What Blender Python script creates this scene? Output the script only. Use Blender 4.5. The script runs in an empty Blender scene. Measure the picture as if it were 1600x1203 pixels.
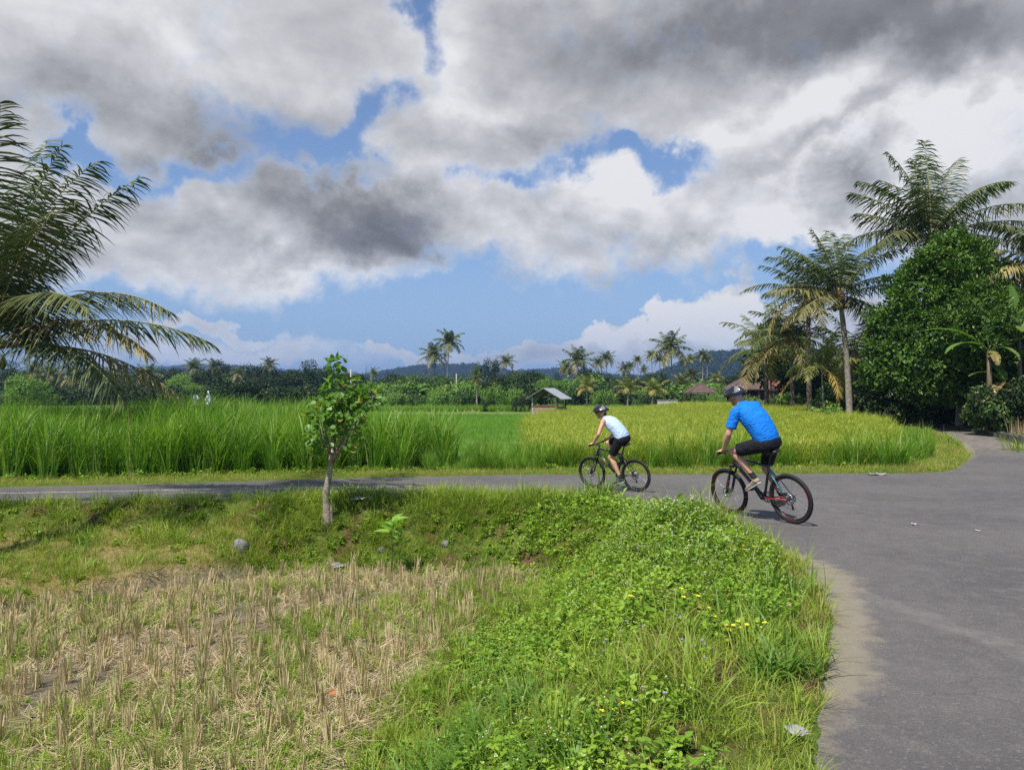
import bpy, math, random
import numpy as np
from mathutils import Vector, Matrix

# ------------------------------------------------------------------ camera, sky, sun, exposure
scene = bpy.context.scene
COL = scene.collection
EYE = 1.8
FPX, HZY = 1200.0, 608.0
cam_d = bpy.data.cameras.new("camera")
cam_d.sensor_width = 36.0
cam_d.lens = 36.0 * FPX / 1600.0
cam_d.clip_start = 0.05
cam_d.clip_end = 12000
cam = bpy.data.objects.new("camera", cam_d)
COL.objects.link(cam)
cam.location = (0, 0, EYE)
cam.rotation_euler = (math.radians(90) + math.atan((HZY - 601.5) / FPX), 0, 0)
scene.camera = cam

SUN_EL = math.radians(60)
SUN_AZ = math.atan2(-0.62, -0.80)          # direction to the sun, measured from +Y towards +X
world = bpy.data.worlds.new("World")
scene.world = world
world.use_nodes = True
sun_d = bpy.data.lights.new("sun", 'SUN')
sun_d.energy = 5.0
sun_d.angle = math.radians(0.5)
sun_d.color = (1.0, 0.955, 0.88)
sun = bpy.data.objects.new("sun", sun_d)
COL.objects.link(sun)
sdir = Vector((math.sin(SUN_AZ) * math.cos(SUN_EL), math.cos(SUN_AZ) * math.cos(SUN_EL), math.sin(SUN_EL)))
sun.rotation_euler = sdir.to_track_quat('Z', 'Y').to_euler()
scene.view_settings.view_transform = 'Standard'
scene.view_settings.look = 'None'
scene.view_settings.exposure = 0.40
scene.view_settings.gamma = 1.0
scene.cycles.max_bounces = 6
scene.cycles.diffuse_bounces = 3
scene.cycles.transmission_bounces = 3
scene.cycles.transparent_max_bounces = 6
scene.cycles.volume_bounces = 0
scene.cycles.use_denoising = False
scene.cycles.sample_clamp_indirect = 6.0


def ae(px, py):
    az = math.atan((px - 800) / FPX)
    return az, math.atan((HZY - py) / FPX * math.cos(az))


class NT:
    """tiny node-tree writer"""
    def __init__(self, tree):
        self.t = tree
        tree.nodes.clear()

    def n(self, typ, ins=None, **props):
        nd = self.t.nodes.new(typ)
        for k, v in props.items():
            setattr(nd, k, v)
        for k, v in (ins or {}).items():
            s = nd.inputs[k]
            if isinstance(v, bpy.types.NodeSocket):
                self.t.links.new(v, s)
            else:
                s.default_value = v
        return nd

    def m(self, op, a, b=0.0, c=None, clamp=False):
        nd = self.t.nodes.new('ShaderNodeMath')
        nd.operation = op
        nd.use_clamp = clamp
        for i, v in enumerate((a, b, c)):
            if v is None:
                continue
            if isinstance(v, bpy.types.NodeSocket):
                self.t.links.new(v, nd.inputs[i])
            else:
                nd.inputs[i].default_value = v
        return nd.outputs[0]

    def mr(self, v, a, b, c=0.0, d=1.0, smooth=True):
        nd = self.n('ShaderNodeMapRange', {'Value': v, 'From Min': a, 'From Max': b, 'To Min': c, 'To Max': d})
        if smooth:
            nd.interpolation_type = 'SMOOTHSTEP'
        return nd.outputs[0]

    def mix(self, f, a, b, typ='MIX'):
        nd = self.t.nodes.new('ShaderNodeMix')
        nd.data_type = 'RGBA'
        nd.blend_type = typ
        for s, v in ((nd.inputs[0], f), (nd.inputs[6], a), (nd.inputs[7], b)):
            if isinstance(v, bpy.types.NodeSocket):
                self.t.links.new(v, s)
            else:
                s.default_value = v if not isinstance(v, tuple) or len(v) == 4 else (*v, 1)
        return nd.outputs[2]

    def noise(self, vec, scale, detail=4, rough=0.55, out='Fac', dist=0.0):
        nd = self.n('ShaderNodeTexNoise', {'Scale': scale, 'Detail': detail, 'Roughness': rough, 'Distortion': dist})
        if vec is not None:
            self.t.links.new(vec, nd.inputs['Vector'])
        return nd.outputs[out]


def build_sky():
    w = NT(world.node_tree)
    g = w.n('ShaderNodeTexCoord').outputs['Generated']
    sep = w.n('ShaderNodeSeparateXYZ', {0: g})
    X, Y, Z = sep.outputs
    az = w.m('ARCTAN2', X, Y)
    el = w.m('ARCSINE', Z)
    P = w.n('ShaderNodeCombineXYZ', {0: az, 1: el, 2: 0.0}).outputs[0]
    sky = w.n('ShaderNodeTexSky', sky_type='NISHITA', sun_disc=False, sun_elevation=SUN_EL,
              sun_rotation=SUN_AZ, altitude=100, air_density=1.0, dust_density=0.6, ozone_density=2.2)
    # border-ragging warp (two scales)
    w1 = w.noise(g, 7, 5, 0.6, 'Color')
    w1 = w.n('ShaderNodeVectorMath', {0: w1, 1: (0.5, 0.5, 0.5)}, operation='SUBTRACT').outputs[0]
    w1 = w.n('ShaderNodeVectorMath', {0: w1, 'Scale': 0.22}, operation='SCALE').outputs[0]
    PW = w.n('ShaderNodeVectorMath', {0: P, 1: w1}, operation='ADD').outputs[0]

    def blob(px, py, rx, ry, rot=0.0):
        a, e = ae(px, py)
        mp = w.n('ShaderNodeMapping', {'Vector': PW, 'Location': (a, e, 0), 'Rotation': (0, 0, math.radians(rot)),
                                       'Scale': (rx / FPX, ry / FPX, 1)}, vector_type='TEXTURE')
        gr = w.n('ShaderNodeTexGradient', {'Vector': mp.outputs[0]}, gradient_type='SPHERICAL')
        return gr.outputs['Fac']

    def total(items):
        acc = None
        for it in items:
            v = blob(*it[1:])
            acc = w.m('MULTIPLY', v, it[0]) if acc is None else w.m('MULTIPLY_ADD', v, it[0], acc)
        return acc

    # lower edge of the main cloud deck, elevation as a curve over azimuth
    fc = w.n('ShaderNodeFloatCurve', {'Value': w.mr(az, -0.75, 0.75, 0, 1, smooth=False)})
    cv = fc.mapping.curves[0]
    pts = [(-120, 430), (60, 452), (200, 458), (345, 470), (450, 452), (560, 452), (650, 425), (740, 432), (860, 430),
           (1000, 448), (1090, 452), (1180, 425), (1250, 388), (1360, 400), (1480, 440), (1640, 450)]
    locs = []
    for px, py in pts:
        a, e = ae(px, py)
        locs.append(((a + 0.75) / 1.5, e))
    cv.points[0].location = (0, locs[0][1])
    cv.points[1].location = (1, locs[-1][1])
    for l in locs:
        cv.points.new(*l)
    fc.mapping.update()
    edge = fc.outputs[0]
    fine = w.noise(g, 16, 9, 0.62)
    gs = w.n('ShaderNodeVectorMath', {0: g, 1: (1, 1, 1.5)}, operation='MULTIPLY').outputs[0]
    mid = w.noise(gs, 3.2, 8, 0.58)
    ely = w.n('ShaderNodeSeparateXYZ', {0: PW}).outputs[1]
    base = w.mr(w.m('SUBTRACT', ely, edge), -0.03, 0.055)
    cov = w.m('MULTIPLY_ADD', base, 1.35, -0.25)
    gaps = total([(1.7, 638, 0, 60, 120, 14), (0.85, 425, 190, 120, 52, -12), (1.1, 120, 228, 110, 34, 10), (1.12, 280, 258, 190, 34, 2),
                  (1.1, 480, 250, 150, 38, -8), (1.15, 548, 224, 60, 56, -20), (1.2, 880, 264, 190, 36, 10), (1.2, 1062, 264, 100, 40, -16),
                  (0.85, 985, 215, 110, 44, -20), (0.7, 760, 292, 90, 34, -10), (1.0, 590, 172, 56, 44, 30), (1.3, 1255, 410, 80, 48, 0)])
    low = total([(1.9, 385, 512, 75, 20, -6), (1.7, 350, 560, 300, 42, 0), (2.0, 800, 545, 170, 26, 8), (2.6, 930, 524, 140, 24, 12), (3.0, 1010, 532, 120, 38, 0),
                 (3.0, 1130, 505, 100, 44, 10), (2.6, 1190, 525, 90, 40, 0), (2.4, 960, 560, 400, 44, 0), (1.6, 640, 545, 90, 16, 0), (2.2, 290, 505, 60, 18, 0),
                 (1.2, 1160, 465, 50, 30, 60), (2.0, 1300, 520, 200, 60, 0)])
    cov = w.m('SUBTRACT', cov, gaps)
    cov = w.m('ADD', cov, low)
    cov = w.m('MINIMUM', cov, 1.15)
    cov = w.m('MAXIMUM', cov, -0.6)
    cov = w.m('MULTIPLY_ADD', w.m('SUBTRACT', fine, 0.5), 1.7, cov)
    cov = w.m('MULTIPLY_ADD', w.m('SUBTRACT', mid, 0.5), 0.9, cov)
    # away from the photographed part: broken cumulus
    back = w.mr(w.m('ABSOLUTE', az), 0.75, 1.2)
    gen = w.m('MULTIPLY_ADD', w.m('SUBTRACT', w.noise(gs, 2.2, 8, 0.55), 0.47), 7.0, -0.35)
    up = w.mr(el, 0.62, 0.9)
    back = w.m('MAXIMUM', back, up)
    cov = w.m('ADD', w.m('MULTIPLY', cov, w.m('SUBTRACT', 1.0, back)), w.m('MULTIPLY', gen, back))
    alpha = w.mr(cov, 0.0, 1.05)
    # shading: lumps with a little relief, plus the large dark and bright masses
    def bil(off):
        v = w.n('ShaderNodeVectorMath', {0: gs, 1: (0, 0, off)}, operation='ADD').outputs[0]
        return w.noise(v, 6.5, 10, 0.54, dist=0.15)
    b0, b1 = bil(0.0), bil(0.035)
    relief = w.m('SUBTRACT', b0, b1)
    masses = total([(-0.24, 120, 160, 380, 110, 6), (-0.22, 400, 215, 260, 70, 0), (-0.42, 495, 322, 280, 84, -3), (-0.30, 600, 350, 150, 55, 0),
                    (-0.48, 1100, 40, 420, 95, 4), (-0.55, 1500, 45, 330, 95, -8), (-0.60, 1335, 285, 95, 40, 22), (-0.26, 1310, 215, 150, 22, 32),
                    (-0.22, 780, 225, 200, 60, 0), (-0.30, 1050, 425, 280, 36, 0), (-0.18, 870, 190, 280, 80, 0), (-0.2, 800, 420, 90, 30, 0),
                    (0.30, 700, 110, 150, 110, -30), (0.25, 20, 60, 140, 110, 0), (0.26, 1250, 320, 380, 90, 12), (0.24, 1000, 310, 200, 60, 0),
                    (0.24, 420, 430, 340, 40, 0), (0.38, 1240, 175, 150, 60, 30), (0.42, 1500, 210, 260, 90, 0), (0.25, 1100, 250, 200, 60, 20), (0.2, 290, 285, 90, 50, 0),
                    (0.2, 790, 350, 160, 70, 0), (0.6, 1110, 500, 200, 46, 10), (0.35, 960, 515, 130, 26, 8), (0.22, 300, 70, 160, 90, 0), (-0.2, 930, 555, 340, 40, 0)])
    sh = w.m('ADD', masses, 0.72)
    sh = w.m('MULTIPLY_ADD', w.m('MULTIPLY', relief, w.mr(el, 0.2, 0.42, 1.0, 0.55)), 1.35, sh)
    sh = w.m('MULTIPLY_ADD', w.m('SUBTRACT', mid, 0.5), 0.55, sh)
    sh = w.m('MULTIPLY_ADD', w.m('SUBTRACT', b0, 0.5), 0.25, sh)
    thin = w.mr(cov, 0.3, 1.1, 0.22, 0.0)
    sh = w.m('ADD', sh, thin, clamp=True)
    cr = w.n('ShaderNodeValToRGB', {'Fac': sh})
    el_ = cr.color_ramp.elements
    K = 9.6
    el_[0].position = 0.0
    el_[0].color = (0.135, 0.137, 0.145, 1)
    el_[1].position = 1.0
    el_[1].color = (0.70, 0.70, 0.71, 1)
    for p, c in ((0.25, (0.205, 0.207, 0.216)), (0.5, (0.345, 0.35, 0.365)), (0.75, (0.50, 0.505, 0.52))):
        e = el_.new(p)
        e.color = (*c, 1)
    cloud = w.n('ShaderNodeVectorMath', {0: cr.outputs[0], 'Scale': K}, operation='SCALE').outputs[0]
    # low clouds far off take on the air's colour
    far = w.mr(el, 0.0, 0.14, 0.5, 0.0)
    cloud = w.mix(far, cloud, (3.6, 4.3, 5.5))
    skyc = w.mix(1.0, sky.outputs[0], (0.92, 0.98, 1.10), 'MULTIPLY')
    hz = w.mr(el, -0.02, 0.25, 0.75, 0.15)
    skyc = w.mix(hz, skyc, (1.75, 2.9, 5.2))
    col = w.mix(alpha, skyc, cloud)
    bg = w.n('ShaderNodeBackground', {'Color': col, 'Strength': 0.095})
    out = w.n('ShaderNodeOutputWorld', {'Surface': bg.outputs[0]})


build_sky()
world.cycles.sampling_method = 'MANUAL'
world.cycles.sample_map_resolution = 512

# ------------------------------------------------------------------ helpers
R = math.radians
rng = np.random.default_rng(7)


def ss(a, b, x):
    t = np.clip((np.asarray(x, float) - a) / (b - a), 0, 1)
    return t * t * (3 - 2 * t)


def P3(px, py, D):
    return ((px - 800) / FPX * D, D, EYE - (py - HZY) / FPX * D)


def _hash(ix, iy, s):
    h = (ix * 374761393 + iy * 668265263 + s * 974634777) & 0xFFFFFFFF
    h = ((h ^ (h >> 13)) * 1274126177) & 0xFFFFFFFF
    return ((h ^ (h >> 16)) & 0xFFFF) / 65535.0


def vnoise(x, y, s=0):
    x = np.asarray(x, float); y = np.asarray(y, float)
    ix = np.floor(x).astype(np.int64); iy = np.floor(y).astype(np.int64)
    fx = x - ix; fy = y - iy
    fx = fx * fx * (3 - 2 * fx); fy = fy * fy * (3 - 2 * fy)
    a = _hash(ix, iy, s); b = _hash(ix + 1, iy, s); c = _hash(ix, iy + 1, s); d = _hash(ix + 1, iy + 1, s)
    return (a * (1 - fx) + b * fx) * (1 - fy) + (c * (1 - fx) + d * fx) * fy


def fbm(x, y, s=0, o=4):
    v = 0; amp = 0.5; f = 1.0
    for k in range(o):
        v = v + amp * vnoise(x * f, y * f, s + k * 17)
        amp *= 0.5; f *= 2.03
    return v / (1 - 0.5 ** o)


class MB:
    """collects vertices, faces and two per-vertex attributes; builds ONE mesh"""
    def __init__(self):
        self.V = []; self.F = []; self.T = []; self.Rn = []; self.M = []; self.n = 0; self.S = []

    def add(self, V, F, tint=0.0, rnd=0.5, mat=0, smooth=True):
        V = np.asarray(V, float).reshape(-1, 3)
        F = np.asarray(F, np.int64)
        self.V.append(V); self.F.append(F + self.n)
        self.T.append(np.broadcast_to(np.asarray(tint, float), (len(V),)))
        self.Rn.append(np.broadcast_to(np.asarray(rnd, float), (len(V),)))
        self.M.append(np.full(len(F), mat)); self.S.append(np.full(len(F), smooth))
        self.n += len(V)
        return self

    def mesh(self, name, mats):
        me = bpy.data.meshes.new(name)
        V = np.concatenate(self.V)
        me.vertices.add(len(V)); me.vertices.foreach_set('co', V.ravel())
        li = np.concatenate([f.ravel() for f in self.F])
        cnt = np.concatenate([np.full(len(f), f.shape[1]) for f in self.F])
        me.loops.add(len(li)); me.loops.foreach_set('vertex_index', li)
        me.polygons.add(len(cnt))
        me.polygons.foreach_set('loop_start', np.concatenate([[0], np.cumsum(cnt)[:-1]]))
        me.polygons.foreach_set('material_index', np.concatenate(self.M).astype(np.int32))
        me.polygons.foreach_set('use_smooth', np.concatenate(self.S))
        for nm, dat in (('tint', self.T), ('rnd', self.Rn)):
            at = me.attributes.new(nm, 'FLOAT', 'POINT')
            at.data.foreach_set('value', np.concatenate(dat))
        for m in (mats if isinstance(mats, (list, tuple)) else [mats]):
            me.materials.append(m)
        me.update(calc_edges=True)
        me.validate()
        return me

    def obj(self, name, mats, parent=None, **kw):
        o = bpy.data.objects.new(name, self.mesh(name, mats))
        COL.objects.link(o)
        if parent is not None:
            o.parent = parent
        tag(o, **kw)
        return o


def tag(o, label=None, cat=None, group=None, kind=None):
    if label: o['label'] = label
    if cat: o['category'] = cat
    if group: o['group'] = group
    if kind: o['kind'] = kind
    return o


def thing(name, label, cat, loc=(0, 0, 0), rz=0.0, group=None):
    o = bpy.data.objects.new(name, None)
    COL.objects.link(o)
    o.location = loc; o.rotation_euler = (0, 0, rz)
    o.empty_display_size = 0.2
    return tag(o, label, cat, group)


def dup(root, loc, rz, label, group=None, scale=None):
    r = root.copy(); COL.objects.link(r); r.location = loc; r.rotation_euler = (0, 0, rz)
    if scale: r.scale = scale if isinstance(scale, tuple) else (scale,) * 3
    r['label'] = label
    if group: r['group'] = group
    for ch in list(root.children):
        c = ch.copy(); COL.objects.link(c); c.parent = r
        for g in list(ch.children):
            d = g.copy(); COL.objects.link(d); d.parent = c
    return r


# -------- shapes
def tube(path, rad, ns=8, cap=True):
    path = np.asarray(path, float); k = len(path)
    rad = np.broadcast_to(np.asarray(rad, float), (k,)) if np.ndim(rad) < 2 else np.asarray(rad, float)
    T = np.gradient(path, axis=0)
    T /= np.linalg.norm(T, axis=1, keepdims=True) + 1e-9
    up = np.array([0, 0, 1.0]) if abs(T[0][2]) < 0.9 else np.array([0, 1.0, 0])
    A = np.cross(up, T[0]); A /= np.linalg.norm(A)
    a = np.linspace(0, 2 * math.pi, ns, endpoint=False)
    V = []
    for i in range(k):
        A = A - T[i] * np.dot(A, T[i]); A /= np.linalg.norm(A) + 1e-9
        B = np.cross(T[i], A)
        V.append(path[i] + rad[i] * (np.cos(a)[:, None] * A + np.sin(a)[:, None] * B))
    V = np.concatenate(V)
    i = np.arange(k - 1)[:, None] * ns; j = np.arange(ns)[None, :]; j2 = (j + 1) % ns
    F = np.stack([i + j, i + j2, i + ns + j2, i + ns + j], -1).reshape(-1, 4)
    if cap:
        V = np.concatenate([V, path[:1], path[-1:]])
        n0 = k * ns
        jj = np.arange(ns); j3 = (jj + 1) % ns
        F2 = np.stack([np.full(ns, n0), j3, jj, jj], -1)
        F3 = np.stack([np.full(ns, n0 + 1), (k - 1) * ns + jj, (k - 1) * ns + j3, (k - 1) * ns + j3], -1)
        return V, F, np.concatenate([F2[:, :3], F3[:, :3]])
    return V, F, None


def add_tube(mb, path, rad, ns=8, cap=True, **kw):
    V, F, C = tube(path, rad, ns, cap)
    n = mb.n
    mb.add(V, F, **kw)
    if C is not None:
        mb.F.append(C + n); mb.M.append(np.full(len(C), kw.get('mat', 0))); mb.S.append(np.full(len(C), False))
    return mb


def box(c, s, rz=0.0):
    c = np.asarray(c, float); s = np.asarray(s, float) / 2
    q = np.array([[x, y, z] for z in (-1, 1) for y in (-1, 1) for x in (-1, 1)], float) * s
    if rz:
        cs, sn = math.cos(rz), math.sin(rz)
        q = np.stack([q[:, 0] * cs - q[:, 1] * sn, q[:, 0] * sn + q[:, 1] * cs, q[:, 2]], 1)
    F = [[0, 2, 3, 1], [4, 5, 7, 6], [0, 1, 5, 4], [2, 6, 7, 3], [0, 4, 6, 2], [1, 3, 7, 5]]
    return q + c, np.array(F)


def sphere(c, r, nu=12, nv=8):
    c = np.asarray(c, float); r = np.broadcast_to(np.asarray(r, float), (3,))
    th = np.linspace(0, math.pi, nv + 1)[1:-1]; ph = np.linspace(0, 2 * math.pi, nu, endpoint=False)
    V = np.array([[math.sin(t) * math.cos(p), math.sin(t) * math.sin(p), math.cos(t)] for t in th for p in ph])
    V = np.concatenate([V, [[0, 0, 1], [0, 0, -1]]]) * r + c
    k = len(th); F = []
    for i in range(k - 1):
        for j in range(nu):
            F.append([i * nu + j, (i + 1) * nu + j, (i + 1) * nu + (j + 1) % nu, i * nu + (j + 1) % nu])
    n = k * nu
    for j in range(nu):
        F.append([n, j, (j + 1) % nu, (j + 1) % nu]); F.append([n + 1, (k - 1) * nu + (j + 1) % nu, (k - 1) * nu + j, (k - 1) * nu + j])
    F = np.array(F)
    return V, F[: (k - 1) * nu], F[(k - 1) * nu:, :3]


def add_sphere(mb, c, r, nu=12, nv=8, **kw):
    V, F, C = sphere(c, r, nu, nv); n = mb.n
    mb.add(V, F, **kw)
    mb.F.append(C + n); mb.M.append(np.full(len(C), kw.get('mat', 0))); mb.S.append(np.full(len(C), True))
    return mb


def blades(base, L, w, az, lean, curve, k=3, taper=1.6, fold=None, tint=0.0, rnd=None, wmin=0.06, up=None):
    """curved strips; base (n,3); az heading of lean; returns V,F,tint,rnd"""
    n = len(base)
    L, w, az, lean, curve = [np.broadcast_to(np.asarray(v, float), (n,)) for v in (L, w, az, lean, curve)]
    t = np.linspace(0, 1, k + 1)
    th = lean[:, None] + curve[:, None] * t[None, :]
    ds = L[:, None] / k
    thm = (th[:, 1:] + th[:, :-1]) / 2
    hx = np.concatenate([np.zeros((n, 1)), np.cumsum(np.sin(thm) * ds, 1)], 1)
    hz = np.concatenate([np.zeros((n, 1)), np.cumsum(np.cos(thm) * ds, 1)], 1)
    ca, sa = np.cos(az)[:, None], np.sin(az)[:, None]
    C = np.stack([base[:, 0:1] + hx * ca, base[:, 1:2] + hx * sa, base[:, 2:3] + hz], -1)
    tw = az + math.pi / 2 + rng.uniform(-.7, .7, n)
    prof = np.maximum(1 - t ** taper, wmin) * (0.55 + 0.45 * np.minimum(1, t * 4))
    W = w[:, None] * prof[None] / 2
    S = np.stack([np.cos(tw)[:, None] * W, np.sin(tw)[:, None] * W, 0 * W], -1)
    V = np.stack([C - S, C + S], 2).reshape(n, -1, 3)
    m = 2 * (k + 1)
    f = np.array([[2 * i, 2 * i + 1, 2 * i + 3, 2 * i + 2] for i in range(k)])
    F = (np.arange(n)[:, None, None] * m + f[None]).reshape(-1, 4)
    rnd = rng.random(n) if rnd is None else rnd
    tint = np.broadcast_to(np.asarray(tint, float), (n,))
    return V.reshape(-1, 3), F, np.repeat(tint, m), np.repeat(rnd, m)


def leaves(pos, d, nrm, L, W, tint=0.0, rnd=None, fold=0.25, bend=0.15):
    """six-point folded leaves"""
    n = len(pos)
    L = np.broadcast_to(np.asarray(L, float), (n,))[:, None]; W = np.broadcast_to(np.asarray(W, float), (n,))[:, None]
    d = d / (np.linalg.norm(d, axis=1, keepdims=True) + 1e-9)
    s = np.cross(d, nrm); s /= np.linalg.norm(s, axis=1, keepdims=True) + 1e-9
    u = np.cross(s, d)
    p0 = pos; tip = pos + d * L - u * bend * L
    a1 = pos + d * L * .32 + s * W * .5 + u * fold * W * .5
    a2 = pos + d * L * .68 + s * W * .42 + u * fold * W * .4 - u * bend * L * .4
    b1 = pos + d * L * .32 - s * W * .5 + u * fold * W * .5
    b2 = pos + d * L * .68 - s * W * .42 + u * fold * W * .4 - u * bend * L * .4
    V = np.stack([p0, a1, a2, tip, b2, b1], 1)
    F = (np.arange(n)[:, None, None] * 6 + np.array([[0, 1, 2, 3], [0, 3, 4, 5]])[None]).reshape(-1, 4)
    rnd = rng.random(n) if rnd is None else np.broadcast_to(rnd, (n,))
    tint = np.broadcast_to(np.asarray(tint, float), (n,))
    return V.reshape(-1, 3), F, np.repeat(tint, 6), np.repeat(rnd, 6)


def rdir(n, zlo=-1.0, zhi=1.0):
    z = rng.uniform(zlo, zhi, n); a = rng.uniform(0, 2 * math.pi, n); r = np.sqrt(1 - z * z)
    return np.stack([r * np.cos(a), r * np.sin(a), z], 1)


# ------------------------------------------------------------------ materials
def new_mat(name):
    m = bpy.data.materials.new(name); m.use_nodes = True
    return m, NT(m.node_tree)


def c4(c):
    return (*c, 1)


def veg(name, ca, cb, dry=(0.42, 0.30, 0.12), rough=0.5, transl=0.35, patch=0.0, spec=0.35, tcol=(1.15, 1.25, 0.55)):
    """leaf material: two greens mixed by a per-leaf number, dried leaves by tint; light passes through"""
    m, t = new_mat(name)
    rn = t.n('ShaderNodeAttribute', attribute_name='rnd').outputs['Fac']
    ti = t.n('ShaderNodeAttribute', attribute_name='tint').outputs['Fac']
    oi = t.n('ShaderNodeObjectInfo').outputs['Random']
    f = t.m('MULTIPLY_ADD', oi, 0.5, t.m('MULTIPLY', rn, 0.6))
    if patch:
        pos = t.n('ShaderNodeNewGeometry').outputs['Position']
        nz = t.noise(pos, patch, 3, 0.5)
        f = t.m('ADD', f, t.m('MULTIPLY', t.m('SUBTRACT', nz, 0.5), 1.6), clamp=True)
    col = t.mix(f, ca, cb)
    col = t.mix(ti, col, dry)
    b = t.n('ShaderNodeBsdfPrincipled', {'Base Color': col, 'Roughness': rough, 'Specular IOR Level': spec})
    tr = t.n('ShaderNodeBsdfTranslucent', {'Color': t.mix(1.0, col, tcol, 'MULTIPLY')})
    mx = t.n('ShaderNodeMixShader', {0: transl, 1: b.outputs[0], 2: tr.outputs[0]})
    t.n('ShaderNodeOutputMaterial', {'Surface': mx.outputs[0]})
    return m


def plain(name, col, rough=0.6, metal=0.0, noise=None, bump=0.0, bscale=40, spec=0.5, coat=0.0):
    m, t = new_mat(name)
    c = c4(col)
    tc = t.n('ShaderNodeTexCoord').outputs['Object']
    ins = {'Roughness': rough, 'Metallic': metal, 'Specular IOR Level': spec, 'Coat Weight': coat}
    if noise:
        col2, sc, amt = noise
        f = t.mr(t.noise(tc, sc, 6, 0.6), 0.35, 0.7, 0, amt)
        c = t.mix(f, c, c4(col2))
    ins['Base Color'] = c
    if bump:
        bp = t.n('ShaderNodeBump', {'Strength': bump, 'Distance': 0.02, 'Height': t.noise(tc, bscale, 5, 0.6)})
        ins['Normal'] = bp.outputs[0]
    b = t.n('ShaderNodeBsdfPrincipled', ins)
    t.n('ShaderNodeOutputMaterial', {'Surface': b.outputs[0]})
    return m


M = {}
M['grass'] = veg('grass_green', (0.15, 0.25, 0.022), (0.31, 0.38, 0.045), patch=0.9)
M['grass_dark'] = veg('grass_deep', (0.075, 0.17, 0.018), (0.17, 0.29, 0.035), patch=0.6)
M['cane'] = veg('tall_grass', (0.07, 0.19, 0.012), (0.22, 0.38, 0.035), dry=(0.45, 0.45, 0.16), patch=0.8, transl=0.4)
M['rice'] = veg('ripe_rice', (0.17, 0.28, 0.022), (0.33, 0.40, 0.042), dry=(0.42, 0.41, 0.07), patch=0.25, transl=0.4)
M['young'] = veg('young_rice', (0.11, 0.27, 0.022), (0.19, 0.36, 0.035), patch=0.15, transl=0.4)
M['weed'] = veg('weed_leaf', (0.14, 0.28, 0.022), (0.30, 0.43, 0.045), rough=0.42, patch=0.8)
M['straw'] = veg('straw', (0.45, 0.35, 0.19), (0.66, 0.54, 0.32), dry=(0.24, 0.17, 0.09), rough=0.7, transl=0.15)
M['flower'] = plain('white_flower', (0.50, 0.54, 0.40), 0.7)
M['yflower'] = plain('yellow_flower', (0.80, 0.66, 0.03), 0.6)
M['pflower'] = plain('purple_flower', (0.30, 0.2, 0.55), 0.6)
M['palm'] = veg('palm_leaflet', (0.03, 0.06, 0.022), (0.075, 0.115, 0.035), dry=(0.38, 0.31, 0.12), rough=0.55, transl=0.12, spec=0.25, tcol=(1.0, 1.2, .5))
M['palm_far'] = veg('palm_leaflet_far', (0.035, 0.07, 0.02), (0.085, 0.125, 0.032), dry=(0.36, 0.29, 0.11), rough=0.45, transl=0.15)
M['trunk'] = plain('palm_trunk', (0.20, 0.165, 0.125), 0.85, noise=((0.36, 0.33, 0.28), 9, 0.8), bump=0.8, bscale=14)
M['trunk_dark'] = plain('dark_trunk', (0.085, 0.07, 0.05), 0.9, noise=((0.16, 0.13, 0.1), 6, 0.8), bump=0.6, bscale=14)
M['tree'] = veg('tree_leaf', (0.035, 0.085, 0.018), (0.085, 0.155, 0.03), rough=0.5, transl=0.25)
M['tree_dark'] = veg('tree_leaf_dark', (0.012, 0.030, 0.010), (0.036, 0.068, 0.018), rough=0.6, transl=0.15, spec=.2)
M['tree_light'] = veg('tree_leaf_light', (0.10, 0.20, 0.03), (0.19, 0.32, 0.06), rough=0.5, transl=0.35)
M['jack'] = veg('glossy_leaf', (0.02, 0.055, 0.008), (0.10, 0.19, 0.02), rough=0.45, transl=0.15, spec=0.3)
M['banana'] = veg('banana_leaf', (0.09, 0.19, 0.03), (0.15, 0.27, 0.05), dry=(0.30, 0.19, 0.08), rough=0.35, transl=0.35)


def ground_mat():
    m, t = new_mat('earth_and_turf')
    g = t.n('ShaderNodeAttribute', attribute_name='gcol').outputs['Color']
    pos = t.n('ShaderNodeNewGeometry').outputs['Position']
    n1 = t.noise(pos, 2.2, 6, 0.65); n2 = t.noise(pos, 26, 6, 0.7); n3 = t.noise(pos, 0.18, 4, 0.5)
    c = t.mix(t.mr(n2, 0.3, 0.75), t.mix(1.0, g, (0.55, 0.55, 0.5), 'MULTIPLY'), t.mix(1.0, g, (1.35, 1.3, 1.25), 'MULTIPLY'))
    c = t.mix(t.mr(n1, 0.35, 0.7, 0, 0.5), c, t.mix(1.0, g, (1.0, 0.78, 0.6), 'MULTIPLY'))
    c = t.mix(t.mr(n3, 0.35, 0.65, 0, 0.35), c, t.mix(1.0, g, (0.7, 0.85, 0.8), 'MULTIPLY'))
    bp = t.n('ShaderNodeBump', {'Strength': 0.9, 'Distance': 0.05, 'Height': t.m('ADD', n2, n1)})
    b = t.n('ShaderNodeBsdfPrincipled', {'Base Color': c, 'Roughness': 0.95, 'Specular IOR Level': 0.15, 'Normal': bp.outputs[0]})
    t.n('ShaderNodeOutputMaterial', {'Surface': b.outputs[0]})
    return m


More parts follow.
